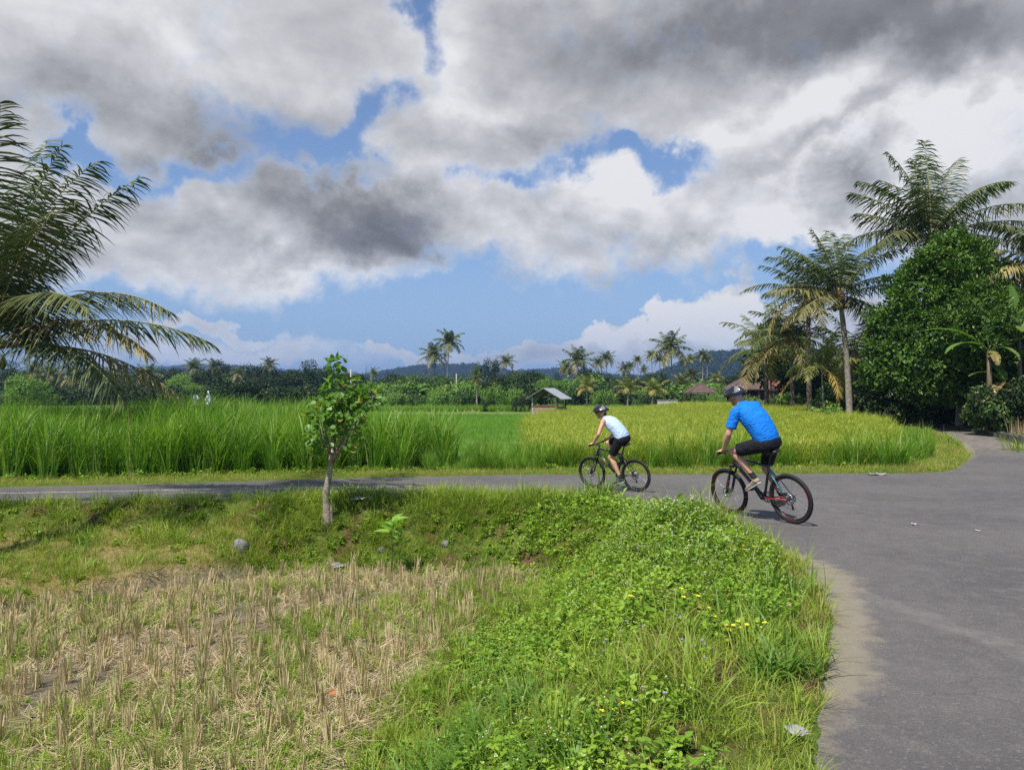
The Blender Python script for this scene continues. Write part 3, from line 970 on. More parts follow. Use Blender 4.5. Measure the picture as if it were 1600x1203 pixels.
    k &= rng.random(len(x)) < .75 * ss(.35, .55, fbm(x * .7, y * .7, 51)) + .12
    scatter('straw_litter', place(x[k], y[k], .0), lit, rng.uniform(.8, 1.2, k.sum()), tilt=.05, label='pale broken straw lying flat between the stubble rows', cat='straw')
    x, y = jgrid(-9, .5, 3.5, 11.9, .075)
    k = inpoly(x, y, FIELD) & infrustum(x, y, .5)
    edge = ss(1.2, .0, dseg(x, y, FIELD))
    k &= rng.random(len(x)) < .75 * ss(.42, .58, fbm(x * .9, y * .9, 61)) + .06 + .5 * edge * ss(.4, .55, fbm(x, y, 64))
    idx = rng.integers(0, 3 + 4, k.sum())
    scatter('field_weeds', place(x[k], y[k]), tiny + [short[0], medium[0], short[2], medium[1]], rng.uniform(.7, 1.2, k.sum()), idx=idx,
            label='low green weeds sprouting between the stubble', cat='weeds')

    # ---- far verge strip
    x, y = jgrid(-17, 18, 12, 34, .13)
    farz = inpoly(x, y, FARP); d = dseg(x, y, FAR)
    k = farz & (d < 1.6) & infrustum(x, y, 1) & (y < 34)
    x, y, d = x[k], y[k], d[k]
    idx = np.where(rng.random(len(x)) < .75, rng.integers(0, 4, len(x)), 4 + rng.integers(0, 3, len(x)))
    idx = np.where((d > 1.0) & (rng.random(len(x)) < .7), 7 + rng.integers(0, 8, len(x)), idx)
    sc = rng.uniform(.8, 1.3, len(x)) * np.where(x > 7.5, 1.3, 1.0)
    scatter('far_verge_grass', place(x, y), short + drygr + medium[:4] + sprig, sc * 1.1, idx=idx, label='strip of short yellowish grass along the far side of the road', cat='grass')

    # ---- tall fodder grass
    cane = []
    for i in range(6):
        n = 85
        r = .17 * np.sqrt(rng.random(n)); a = rng.uniform(0, 6.283, n)
        b = np.zeros((n, 3)); b[:, 0] = r * np.cos(a); b[:, 1] = r * np.sin(a)
        b[:, 2] = np.where(rng.random(n) < .45, rng.uniform(.2, 1.0, n), 0)
        up = b[:, 2] > 0
        V, F, T, Rn = blades(b, np.where(up, rng.uniform(.6, 1.0, n), rng.uniform(.8, 1.75, n)), rng.uniform(.016, .03, n), a + rng.normal(0, .5, n),
                             np.abs(rng.normal(.05, .10, n)) + np.where(up, .12, 0), rng.uniform(.1, 1.0, n) ** 1.5 + np.where(up, .5, 0), k=5,
                             tint=np.where(rng.random(n) < .06, rng.uniform(.4, 1, n), 0))
        mb = MB(); mb.add(V, F, T, Rn)
        cane.append(src('cane', mb.mesh('tall_grass', M['cane'])))
    x, y = jgrid(-27, 4, 12, 30, .36)
    farz = inpoly(x, y, FARP); d = dseg(x, y, FAR)
    wide = x / y * FPX + 800
    k = farz & (d > 1.25) & infrustum(x, y, 2.5) & (d < 11.5)
    gap = ss(560, 600, wide) * ss(690, 640, wide)
    solid = (wide < 560)
    k &= solid & (rng.random(len(x)) < .93) | (k & (wide >= 560) & (wide < 705) & (d < 3.8) & (rng.random(len(x)) < .8))
    k &= (y < 29)
    x, y, d = x[k], y[k], d[k]; wide = wide[k]
    # plants stand in clumped rows with uneven height
    hgt = .86 + .40 * fbm(x * .45, y * .45, 71) * 1.0 + rng.uniform(-.08, .08, len(x))
    hgt *= np.where(d < 2.2, .93, 1.0)
    hgt *= 1 + .10 * (np.exp(-((wide - 310) / 70) ** 2)) + .06 * np.exp(-((wide - 640) / 50) ** 2)
    scatter('tall_grass_field', place(x, y), cane, np.stack([hgt * 1.05, hgt * 1.05, hgt], 1), tilt=.07, label='dense head-high green fodder grass field beyond the left-hand road', cat='grass field')
    # lower grasses in the gap
    x, y = jgrid(-4.5, 1.0, 18.6, 30, .24)
    wide = x / y * FPX + 800
    k = (wide > 655 - (y - 19) * 1) & (wide < 835) & (y < 23) & (rng.random(len(x)) < .85)
    x, y = x[k], y[k]; wide = wide[k]
    hh = .20 + .34 * np.exp(-((wide - 762) / 22) ** 2) + .2 * ss(700, 660, wide)
    scatter('lower_fodder_grass', place(x, y), cane, hh * rng.uniform(.8, 1.1, len(x)), label='shorter bright green grass in the gap before the small shed', cat='grass')

    # ---- paddies
    yr = [tuft(34, .30, .010, .12, .2, .7, dryp=.02, mat='young') for _ in range(4)]
    x, y = jgrid(-26, 12, 22, 62, .33)
    wide = x / y * FPX + 800
    k = (wide > 545) & (wide < 900) & (np.abs(((y + 2.0 * vnoise(x * .05, y * 0, 4)) % 9) - 4.5) > .7) & (rng.random(len(x)) < .95)
    k &= ~((x > .2) & (y < 41))
    x, y = x[k], y[k]
    scatter('young_rice_field', place(x, y), yr, rng.uniform(.8, 1.25, len(x)), label='bright green young rice paddies in the middle distance', cat='rice field')
    ripe = []
    for i in range(5):
        n = 40
        r = .12 * np.sqrt(rng.random(n)); a = rng.uniform(0, 6.283, n)
        b = np.zeros((n, 3)); b[:, 0] = r * np.cos(a); b[:, 1] = r * np.sin(a)
        V, F, T, Rn = blades(b, rng.uniform(.6, 1.0, n), rng.uniform(.010, .017, n), a + rng.normal(0, .6, n), np.abs(rng.normal(.05, .12, n)), rng.uniform(.2, 1.3, n), k=4,
                             tint=(rng.random(n) < .2) * rng.uniform(.2, .7, n))
        mb = MB(); mb.add(V, F, T, Rn)
        n = 12
        b2 = np.zeros((n, 3)); b2[:, :2] = rng.normal(0, .08, (n, 2)); b2[:, 2] = rng.uniform(.55, .75, n)
        V, F, T, Rn = blades(b2, rng.uniform(.16, .26, n), .018, rng.uniform(0, 6.283, n), rng.uniform(.1, .6, n), rng.uniform(1.0, 2.4, n), k=4, taper=3, tint=rng.uniform(.2, .7, n))
        mb.add(V, F, T, Rn)
        ripe.append(src('ripe', mb.mesh('ripe_rice', M['rice'])))
    x, y = jgrid(-1, 24, 18.5, 58, .25)
    d = dseg(x, y, FAR)
    wide = x / y * FPX + 800
    k = inpoly(x, y, FARP) & (d > 1.3) & infrustum(x, y, 1) & (x > .45 + .25 * vnoise(y * .5, y * 0, 3) + np.where(y > 36, (y - 36) * .12, 0))
    k &= (wide < 1480) & (d > np.where(x > 9, 2.0, 1.3)) & (x < 16.5)
    k &= rng.random(len(x)) < np.where(y < 26, .97, .8)
    x, y = x[k], y[k]
    scatter('ripe_rice_field', place(x, y), ripe, rng.uniform(.9, 1.15, len(x)) * (.92 + .16 * fbm(x * .3, y * .3, 81)), label='yellow-green ripening rice field behind the two cyclists', cat='rice field')
    # green weeds in front of the ripe rice
    x, y = jgrid(.1, 12.5, 18.5, 24, .22)
    d = dseg(x, y, FAR)
    k = inpoly(x, y, FARP) & (d > .9) & (d < 1.75) & (rng.random(len(x)) < .55)
    x, y = x[k], y[k]
    scatter('rice_edge_weeds', place(x, y), [*cane[:3], *sprig[:2], *bigleaf[:2]], np.where(rng.random(len(x)) < .5, .42, .62) * rng.uniform(.7, 1.3, len(x)),
            idx=np.where(rng.random(len(x)) < .7, rng.integers(0, 3, len(x)), rng.integers(3, 7, len(x))), label='green weeds and grass along the front of the ripe rice', cat='weeds')
    return dict(cane=cane, broad=broad, sprig=sprig, bigleaf=bigleaf)


COVER = build_cover()

# ------------------------------------------------------------------ palms and trees
def frond_mesh(mb, org, L, az, el0, droop, n=60, ll=.75, w=.04, tint=0.0, hang=.9, side=0.0, k=3, rr=.03, shape=1.2, ragged=.05, rmat=1, lift=.12):
    s = np.linspace(0, 1, 22)
    el = R(el0) - R(droop) * s ** shape
    azs = R(az) + R(side) * s
    ds = L / 21
    d = np.stack([np.cos(el) * np.cos(azs), np.cos(el) * np.sin(azs), np.sin(el)], 1)
    Pn = np.concatenate([[org], org + np.cumsum(d[:-1] * ds, 0)])
    rad = rr * (1 - .85 * s)
    V, F, _ = tube(Pn, rad, 4, False)
    mb.add(V, F, tint=min(1, tint + .25), rnd=.9, mat=rmat)
    q = np.linspace(.14, 1.0, n)
    q = np.concatenate([q, q]); sd = np.concatenate([np.ones(n), -np.ones(n)])
    keep = rng.random(2 * n) > ragged
    q, sd = q[keep], sd[keep]; m = len(q)
    q = np.clip(q + rng.normal(0, .004, m), 0, 1)
    o = np.stack([np.interp(q, s, Pn[:, i]) for i in range(3)], 1)
    T = np.stack([np.interp(q, s, d[:, i]) for i in range(3)], 1)
    B = np.cross(T, [0, 0, 1.0]); B /= np.linalg.norm(B, axis=1, keepdims=True) + 1e-6
    N = np.cross(B, T)
    phi = np.radians(14 + 34 * q ** 2) + rng.normal(0, .13, m)
    d0 = B * (sd * np.cos(phi))[:, None] + T * np.sin(phi)[:, None] + N * (lift + rng.normal(0, .10, m))[:, None]
    d0 /= np.linalg.norm(d0, axis=1, keepdims=True)
    LL = ll * (np.sin(math.pi * np.clip(.16 + .80 * q, 0, 1)) ** .55) * rng.uniform(.85, 1.1, m)
    d0 = d0 + np.array([0, 0, -1.0]) * (hang * .38 * rng.uniform(.6, 1.4, m))[:, None]
    d0 /= np.linalg.norm(d0, axis=1, keepdims=True)
    hg = hang * (rng.uniform(.6, 1.5, m) + (rng.random(m) < .08) * 2.5) * .55
    t = np.linspace(0, 1, k + 1)
    pts = [o]; dd = d0
    for i in range(k):
        dd = d0 + np.array([0, 0, -1.0]) * (hg * ((i + .5) / k) ** 1.3)[:, None]
        dd /= np.linalg.norm(dd, axis=1, keepdims=True)
        pts.append(pts[-1] + dd * (LL / k)[:, None])
    C = np.stack(pts, 1)
    W = T * .8 + N * rng.normal(0, .35, m)[:, None]
    W /= np.linalg.norm(W, axis=1, keepdims=True)
    prof = np.array([.6, 1.0, .85, .5, .1, .05])[: k + 1] if k > 3 else np.array([.6, 1.0, .75, .06][: k + 1])
    if k == 2: prof = np.array([.7, 1.0, .08])
    S = W[:, None, :] * (w / 2 * prof)[None, :, None]
    V = np.stack([C - S, C + S], 2).reshape(m, -1, 3)
    mm = 2 * (k + 1)
    f = np.array([[2 * i, 2 * i + 1, 2 * i + 3, 2 * i + 2] for i in range(k)])
    F = (np.arange(m)[:, None, None] * mm + f[None]).reshape(-1, 4)
    ti = np.clip(tint + (rng.random(m) < .08) * .35 + rng.normal(0, .06, m), 0, 1)
    mb.add(V.reshape(-1, 3), F, np.repeat(ti, mm), np.repeat(rng.random(m), mm), mat=0, smooth=False)
    return mb


M['rachis'] = veg('frond_rib', (0.16, 0.2, 0.06), (0.2, 0.22, 0.08), transl=0.0)
M['coconut'] = plain('coconut_husk', (0.20, 0.20, 0.06), 0.6, noise=((0.25, 0.14, 0.06), 8, 0.8))
M['fibre'] = plain('palm_fibre', (0.20, 0.11, 0.05), 0.9, noise=((0.1, 0.06, 0.03), 12, .8), bump=.8)


def auto_fronds(n, L, old=20, dry=.2, seed=1, top=82, low=-15):
    r = random.Random(seed); out = []
    for i in range(n):
        u = i / (n - 1)
        el = top - (top - low) * u ** 1.05
        out.append((i * 137.5 + r.uniform(-12, 12), el + r.uniform(-6, 6), 35 + 45 * min(1, u * 1.6) + r.uniform(-8, 8), L * (1 - .18 * (u < .12)) * r.uniform(.9, 1.08),
                    min(1, max(0, (u - (1 - dry)) / dry if dry > 0 else 0) * .8 + r.uniform(0, .08))))
    return out


def palm(name, label, base, crown, fronds, tr=.16, n=64, ll=.75, w=.045, lean=.5, mat='palm', nuts=7, group=None, trunk_mat='trunk', hang=.9, k=3, frond_parts=True, visible_trunk=True, fibre=True):
    base = np.array(base, float); crown = np.array(crown, float)
    t = thing(name, label, 'palm tree', tuple(base), 0, group)
    c = crown - base
    s = np.linspace(0, 1, 12)[:, None]
    path = c * s + np.array([c[0], c[1], 0]) * (-(s * (1 - s)) * lean)
    rad = tr * (1 - .35 * s[:, 0]) + tr * .9 * np.exp(-s[:, 0] * c[2] / .35) + tr * .06 * np.sin(np.arange(12) * 2.4)
    mb = MB(); add_tube(mb, path, rad, 10)
    mb.obj('trunk', M[trunk_mat], t)
    if frond_parts:
        for f in fronds:
            az, el, dr, L, ti = f[:5]
            mb = MB()
            frond_mesh(mb, c, L, az, el, dr, n=n, ll=ll, w=w, tint=ti, hang=hang, k=k, side=random.Random(int(az)).uniform(-12, 12), rr=.035 if k > 2 else .03, ragged=.05 + .15 * ti)
            o = mb.obj('frond', [M[mat], M['rachis']], t)
            if ti > .55: o['label'] = 'drooping dried yellow-brown frond'
    else:
        mb = MB()
        for f in fronds:
            az, el, dr, L, ti = f[:5]
            frond_mesh(mb, c, L, az, el, dr, n=n, ll=ll, w=w, tint=ti, hang=hang, k=k, rr=.03)
        mb.obj('crown', [M[mat], M['rachis']], t)
    if fibre:
        mb = MB()
        add_sphere(mb, c - [0, 0, tr * 1.0], (tr * 1.5, tr * 1.5, tr * 3.0), 10, 8)
        mb.obj('leaf_sheath', M['fibre'], t)
    if nuts:
        for i in range(nuts):
            a = rng.uniform(0, 6.283); mb = MB()
            add_sphere(mb, c + np.array([math.cos(a) * tr * 1.8, math.sin(a) * tr * 1.8, -.25 - rng.uniform(0, .35)]), (.11, .11, .13), 8, 6)
            mb.obj('coconut', M['coconut'], t)
    return t


def crown_leaves(mb, blobs, n, L, W, zup=.35, mat=0, tint=.02, inner=.25, lump=.18, seed=0):
    """leaves over lumpy ellipsoids; (cx,cy,cz,rx,ry,rz)"""
    B = np.array(blobs, float)
    A = (B[:, 3] * B[:, 4] + B[:, 4] * B[:, 5] + B[:, 3] * B[:, 5]); A /= A.sum()
    which = rng.choice(len(B), n, p=A)
    d = rdir(n)
    b = B[which]
    lat = fbm((np.arctan2(d[:, 1], d[:, 0]) * 2.2 + which * 7.1), d[:, 2] * 3.5 + which * 3.3, 90 + seed, 3)
    r = 1 + (lat - .5) * lump * 4
    ins = rng.random(n) < inner
    r = np.where(ins, r * rng.uniform(.45, .9, n), r * rng.uniform(.88, 1.05, n))
    pos = b[:, :3] + d * b[:, 3:] * r[:, None]
    # drop what is buried in a neighbouring lump
    deep = np.zeros(n, bool)
    for j in range(len(B)):
        q = (pos - B[j, :3]) / B[j, 3:]
        deep |= (which != j) & ((q ** 2).sum(1) < .42)
    k = ~deep
    # uneven cover: thin patches
    th = fbm(pos[:, 0] * 1.3 / max(L, .1) * .25 + pos[:, 1], pos[:, 2] * 1.3 / max(L, .1) * .25, 133 + seed, 3)
    k &= (th > .33) | (rng.random(n) < .35)
    pos, d, m = pos[k], d[k], k.sum()
    out = d / b[k][:, 3:]; out /= np.linalg.norm(out, axis=1, keepdims=True)
    dr = out * .5 + rdir(m) * .75 + [0, 0, -.15]
    nrm = out * .7 + np.array([0, 0, zup]) + rdir(m) * .45
    mb.add(*leaves(pos, dr, nrm, L * rng.uniform(.6, 1.25, m), W * rng.uniform(.7, 1.2, m), tint=(rng.random(m) < tint) * rng.uniform(.4, 1, m)), mat=mat, smooth=False)
    return mb


def limbs(mb, base, top, r, targets, ns=7):
    base = np.array(base, float); top = np.array(top, float)
    mid = (base + top) / 2 + rng.normal(0, r * .6, 3) * [1, 1, 0]
    add_tube(mb, [base, base + (mid - base) * .25, mid, top], [r * 1.35, r * 1.02, r * .85, r * .62], ns)
    for tg in targets:
        tg = np.array(tg, float)
        f = rng.uniform(.45, .95)
        st = mid + (top - mid) * f
        m = st + (tg - st) * .5 + np.array([0, 0, .08]) * np.linalg.norm(tg - st)
        add_tube(mb, [st, m, st + (tg - st) * .95], [r * .5, r * .32, r * .08], 5)


# ---- the big palm at the left edge
C0 = np.array(P3(-16, 545, 20.5))
LEFTF = [(a_, e_, d_, L_ * 1.16, t_ if t_ > .45 else t_ * .4) for a_, e_, d_, L_, t_ in [(4, 64, 34, 5.3, .02), (-12, 40, 72, 5.1, .30), (-2, 24, 52, 5.2, .05), (8, 8, 58, 4.8, .85), (80, 84, 26, 5.6, .05), (-50, 82, 24, 5.5, .25),
         (200, 78, 30, 5.2, .05), (150, 62, 50, 5, .1), (250, 55, 66, 4.8, .2), (292, 58, 60, 5.0, .25), (322, 40, 74, 4.7, .35), (120, 45, 66, 5, .1), (178, 30, 70, 4.8, .4),
         (225, 20, 60, 4.6, .6), (-20, 74, 46, 5.2, .12), (-35, 62, 60, 5.1, .45), (340, 12, 66, 4.5, .12), (0, 80, 20, 5.0, .15), (300, 75, 60, 5.0, .3), (345, 30, 74, 4.4, .6)] if not 222 < a_ < 300]
palm('coconut_palm', 'big ragged coconut palm leaning in at the left edge of the picture beyond the road', (C0[0] - .5, C0[1] + 1.2, -.3), C0, LEFTF, tr=.16, n=96, ll=1.25, w=.052,
     nuts=8, hang=1.15, k=4, lean=.2)

# ---- the two tall palms at the right
CA = np.array(P3(1312, 462, 35))
palm('coconut_palm', 'tall coconut palm with a pale curved trunk standing left of the dark broad tree', (CA[0] + .55, 35.2, -.2), CA, [
    (100, 84, 25, 3.3, 0), (60, 78, 35, 3.5, 0), (150, 66, 52, 3.7, 0), (178, 48, 48, 3.9, .02), (20, 66, 48, 3.6, .02), (185, 14, 30, 3.6, .45), (5, 18, 18, 3.6, .25), (200, 60, 60, 3.4, .05),
    (330, 62, 60, 3.5, .1), (350, 40, 66, 3.3, .1), (260, 66, 76, 3.0, .05), (210, 0, 55, 3.1, .4), (170, -8, 50, 3.0, .6), (10, -5, 60, 3.2, .3),
    (90, 30, 70, 3.4, .1), (120, 10, 60, 3.2, .3), (45, 5, 60, 3.2, .2), (165, 30, 62, 3.5, .1), (140, 80, 25, 3.4, 0)],
    tr=.16, n=60, ll=.95, w=.052, lean=.9, nuts=9, hang=1.2)
CB = np.array(P3(1456, 372, 33))
palm('coconut_palm', 'tallest coconut palm, its dark crown rising above the dark broad tree', (CB[0] + .6, 33.5, .1), CB, [(95, 88, 8, 4.3, 0), (140, 80, 30, 4.4, 0), 
    (120, 84, 16, 3.7, 0), (70, 80, 18, 4.2, 0), (30, 72, 26, 4.3, 0), (165, 66, 52, 4.1, 0), (180, 44, 30, 4.0, .03), (185, 26, 26, 3.7, .05), (188, 4, 40, 3.6, .1), (10, 52, 40, 4.7, .02),
    (0, 38, 44, 4.8, .02), (5, 22, 26, 4.5, .05), (350, 60, 56, 4.2, .05), (0, 10, 36, 4.4, .35), (355, -6, 40, 4.2, .6), (10, -18, 48, 4.3, .85), (205, 60, 60, 4.0, .05), (230, 55, 70, 3.9, .1),
    (310, 64, 70, 3.6, .05), (90, 50, 60, 4, .05), (130, 30, 60, 4, .1), (210, 15, 60, 3.8, .1), (60, 25, 60, 4.1, .1), ],
    tr=.17, n=62, ll=1.12, w=.055, nuts=7, hang=1.25, trunk_mat='trunk_dark')
CR = np.array(P3(1660, 425, 31))
palm('coconut_palm', 'palm past the right edge of the picture with hanging orange-dry fronds', (CR[0] + .5, 31.5, .1), CR, [
    (175, 34, 44, 3.6, .45), (185, 20, 60, 3.7, .8), (170, 8, 66, 3.3, .95), (160, 60, 50, 3.8, .1), (200, 55, 60, 3.7, .1), (90, 80, 30, 3.8, 0), (20, 60, 50, 3.8, 0), (300, 55, 60, 3.6, .1), (240, 40, 70, 3.5, .3),
    (0, 30, 60, 3.6, .1), (60, 40, 60, 3.6, .1), (130, 30, 70, 3.6, .2)], tr=.16, n=60, ll=1.0, w=.07, nuts=5, hang=1.3)
# tall palm beside the photographer, above and outside the frame: its fronds shade the road at the left
CS = np.array((-8.6, 9.7, 11.2))
palm('coconut_palm', 'tall coconut palm outside the left edge of the picture, shading the road', (-8.2, 9.4, -.5), CS, auto_fronds(16, 3.3, dry=.2, seed=44), tr=.15, n=40, ll=.9, w=.06, nuts=4, k=3)
# lower palms left of them
for (px, py, D, L, seed, mat, lab, dry, by, n) in [
    (1262, 462, 41, 3.4, 11, 'palm', 'dark bushy palm half hidden behind the tall pale-trunked palm', .3, 0, 18),
    (1236, 530, 43, 3.2, 12, 'palm', 'shaggy palm with a dark trunk beside the red-roofed house', .3, 0, 18),
    (1196, 548, 46, 3.3, 13, 'palm', 'yellow-green palm hanging over the brown-roofed house', .35, 0, 14),
    (1284, 574, 36, 2.3, 14, 'young', 'young yellowish palm on a thin straight grey trunk', .35, 0, 11),
    (1336, 560, 39, 3.2, 15, 'palm', 'low palm between the pale trunk and the dark broad tree', .35, 0, 14)]:
    c = np.array(P3(px, py, D))
    mt = mat if mat != 'young' else 'palm_y'
    if mt == 'palm_y' and 'palm_y' not in M:
        M['palm_y'] = veg('palm_leaflet_young', (0.13, 0.19, 0.035), (0.2, 0.25, 0.05), dry=(.55, .40, .1), transl=.35)
    if px == 1196: mt = 'palm_l'; M['palm_l'] = veg('palm_leaflet_light', (0.09, 0.13, 0.03), (0.15, 0.19, 0.045), dry=(.5, .38, .12), transl=.3)
    palm('coconut_palm', lab, (c[0] + .1, D, -.2), c, auto_fronds(n, L, dry=dry, seed=seed), tr=.06 if mat == 'young' else .15, n=40, ll=.8 if L > 3 else .5, w=.06, mat=mt, nuts=0, k=3,
         trunk_mat='trunk' if mat == 'young' else 'trunk_dark', fibre=mat != 'young')


# ---- the dark broad tree
def px_blob(px, py, rx, ry, D, dy=0, ryd=None):
    c = P3(px, py, D + dy)
    f = D / FPX
    return (c[0], c[1], c[2], rx * f, (ryd or (rx + ry) / 2 * f), ry * f)


def big_tree():
    D = 31.0
    bl = [px_blob(*a) for a in [(1482, 425, 46, 56, D, 0), (1440, 470, 52, 56, D, .3), (1400, 545, 42, 56, D, .2), (1440, 560, 66, 58, D, -.6), (1510, 510, 66, 76, D, -.8),
                                (1565, 500, 56, 60, D, .2), (1615, 530, 60, 66, D, .5), (1492, 378, 26, 24, D, .2), (1518, 408, 34, 36, D, .5), (1425, 432, 30, 24, D, .5), (1378, 512, 24, 34, D, .3),
                                (1376, 590, 28, 24, D, 0), (1560, 590, 66, 40, D, -.3), (1480, 606, 66, 24, D, -.3), (1545, 440, 28, 30, D, .6), (1462, 398, 24, 20, D, -.3), (1408, 478, 24, 28, D, -.2)]]
    b = np.array(bl); base = np.array([(1508 - 800) / FPX * D, D + .4, .0])
    t = thing('broadleaf_tree', 'large dark glossy-leaved tree with a dense rounded crown at the right', 'tree', tuple(base))
    bl = b.copy(); bl[:, :3] -= base
    mb = MB()
    # many small leafy clumps over the lumps of the crown, darkness between them
    B = bl; A = B[:, 3] * B[:, 5]; which = rng.choice(len(B), 1500, p=A / A.sum())
    d = rdir(1500); cc = B[which, :3] + d * B[which, 3:] * rng.uniform(.80, 1.20, 1500)[:, None]
    deep = np.zeros(1500, bool)
    for j in range(len(B)):
        q = (cc - B[j, :3]) / B[j, 3:]; deep |= (which != j) & ((q ** 2).sum(1) < .62)
    cc = cc[~deep]; dd = d[~deep]
    for c, o_ in zip(cc, dd):
        m = int(rng.integers(26, 46)); rr = rng.uniform(.16, .36)
        q = rdir(m); pos = c + q * rr * rng.uniform(.3, 1, m)[:, None] * [1, 1, .7]
        dr = q * .7 + o_ * .5 + [0, 0, .25] + rng.normal(0, .25, (m, 3))
        mb.add(*leaves(pos, dr, o_ * .4 + [0, 0, .7] + rng.normal(0, .35, (m, 3)), rng.uniform(.10, .19, m), rng.uniform(.05, .085, m), tint=(rng.random(m) < .004) * .7, rnd=np.clip(rng.uniform(.2, 1) * .7 + rng.normal(0, .15, m), 0, 1), bend=.05), smooth=False)
    crown_leaves(mb, bl * np.array([1, 1, 1, .86, .86, .86]), 26000, .22, .13, mat=0, tint=0, inner=.4, lump=.05, zup=.4)
    mb.obj('crown', [M['jack']], t)
    mb = MB()
    limbs(mb, (0, 0, -.2), (0.1, 0, 2.4), .17, [q[:3] for q in bl[:10]])
    mb.obj('trunk', M['trunk'], t)


big_tree()


def small_tree():
    """pollarded roadside tree in front of the road"""
    D = 12.3
    bx = (513 - 800) / FPX * D
    bz = float(ground_z(bx, D, False)) - .03
    t = thing('roadside_tree', 'small leafy tree with a pale knobbly trunk on the near verge left of the cyclists', 'tree', (bx, D, bz))
    def q(px, py, dy=0.0):
        c = P3(px, py, D + dy); return np.array(c) - [bx, D, bz]
    mb = MB()
    add_tube(mb, [q(513, 832), q(511, 812), q(511, 790), q(510, 765), q(515, 742), q(517, 718), q(521, 700)], [.085, .078, .064, .056, .046, .038, .025], 10)
    add_tube(mb, [q(513, 836), q(518, 815), q(517, 795), q(514, 778)], [.045, .04, .03, .015], 8)
    add_tube(mb, [q(510, 833), q(504, 818), q(506, 800)], [.035, .025, .01], 7)
    tips = [(500, 660, -.2), (488, 640, .1), (520, 610, 0), (528, 575, 0), (545, 640, -.3), (565, 625, .2), (585, 618, -.1), (550, 665, .2), (505, 690, -.3), (560, 650, -.3), (498, 620, .3), (535, 600, .2), (524, 640, .3), (540, 690, -.2)]
    for a, b_, dy in tips:
        p0 = q(517, 718 + rng.uniform(-10, 12)); p1 = q(a, b_, dy)
        m = (p0 + p1) / 2 + [0, 0, -.05] + rng.normal(0, .02, 3)
        add_tube(mb, [p0, m, p1], [.022, .014, .004], 5)
    mb.obj('trunk', M['bark'], t)
    bl = []
    for (a, b_, rx, ry, dy) in [(545, 640, 34, 24, -.1), (515, 640, 30, 26, .1), (505, 672, 28, 26, -.1), (540, 672, 32, 26, .1), (572, 622, 26, 16, 0), (525, 612, 26, 18, 0), (527, 568, 14, 11, 0), (524, 592, 9, 14, 0),
                                (500, 700, 18, 12, 0), (540, 705, 18, 10, -.2), (590, 618, 10, 10, 0), (492, 645, 14, 20, .2), (555, 600, 14, 12, .1)]:
        c = q(a, b_, dy); f = D / FPX
        bl.append((c[0], c[1], c[2], rx * f, (rx + ry) / 2 * f * 1.1, ry * f))
    mb = MB()
    crown_leaves(mb, bl, 980, .115, .09, tint=.022, inner=.5, lump=.12, zup=.9)
    mb.obj('crown', M['hibiscus'], t)
    # strappy epiphyte on the trunk
    mb = MB()
    n = 9
    V, F, T, Rn = blades(np.repeat(q(515, 783, -.09)[None], n, 0), rng.uniform(.14, .3, n), .028, rng.uniform(0, 6.28, n), rng.uniform(.1, .6, n), rng.uniform(.2, .9, n), k=4)
    mb.add(V, F, T, Rn); mb.obj('climbing_leaves', M['grass_dark'], t)


M['bark'] = plain('pale_bark', (0.34, 0.29, 0.22), 0.9, noise=((0.14, 0.11, 0.08), 12, 0.9), bump=1.0, bscale=22)
M['hibiscus'] = veg('broad_leaf', (0.10, 0.22, 0.025), (0.19, 0.33, 0.05), dry=(.62, .42, .08), transl=.4, rough=.42)
small_tree()


# ---- banana plants
def banana(mb, org, L, az, el0, droop, w=.34, tint=0.0, petiole=.15, torn=.3):
    k = 22
    s = np.linspace(0, 1, k)
    el = R(el0) - R(droop) * s ** 1.3
    d = np.stack([np.cos(el) * math.cos(R(az)), np.cos(el) * math.sin(R(az)), np.sin(el)], 1)
    Pn = np.concatenate([[org], org + np.cumsum(d[:-1] * L / (k - 1), 0)])
    add_tube(mb, Pn, .028 * (1 - .85 * s), 5, tint=.15, rnd=.9)
    B = np.cross(d, [0, 0, 1.0]); B /= np.linalg.norm(B, axis=1, keepdims=True) + 1e-6
    N = np.cross(B, d)
    prof = np.where(s < petiole, 0, np.sin(math.pi * np.clip((s - petiole) / (1 - petiole) * .93 + .05, 0, 1)) ** .5) * w * .8
    for sd in (-1, 1):
        for i in range(k - 1):
            if prof[i] <= 0 and prof[i + 1] <= 0: continue
            tear = rng.random() < torn
            g = .0 if not tear else .10
            dz = rng.uniform(-.10, .0) if tear else 0
            e0 = Pn[i] + (B[i] * sd * prof[i] + N[i] * (.10 * prof[i] + dz)); e1 = Pn[i + 1] + (B[i + 1] * sd * prof[i + 1] + N[i + 1] * (.10 * prof[i + 1] + dz * .6)) - d[i] * g
            m0 = Pn[i] + (B[i] * sd * prof[i] * .5 + N[i] * .12 * prof[i]); m1 = Pn[i + 1] + (B[i + 1] * sd * prof[i + 1] * .5 + N[i + 1] * .12 * prof[i + 1])
            mb.add([Pn[i], m0, m1, Pn[i + 1]], [[0, 1, 2, 3]], tint=tint, rnd=.4)
            mb.add([m0, e0, e1, m1], [[0, 1, 2, 3]], tint=np.clip(tint + (.5 if tear and rng.random() < .2 else 0), 0, 1), rnd=.6)


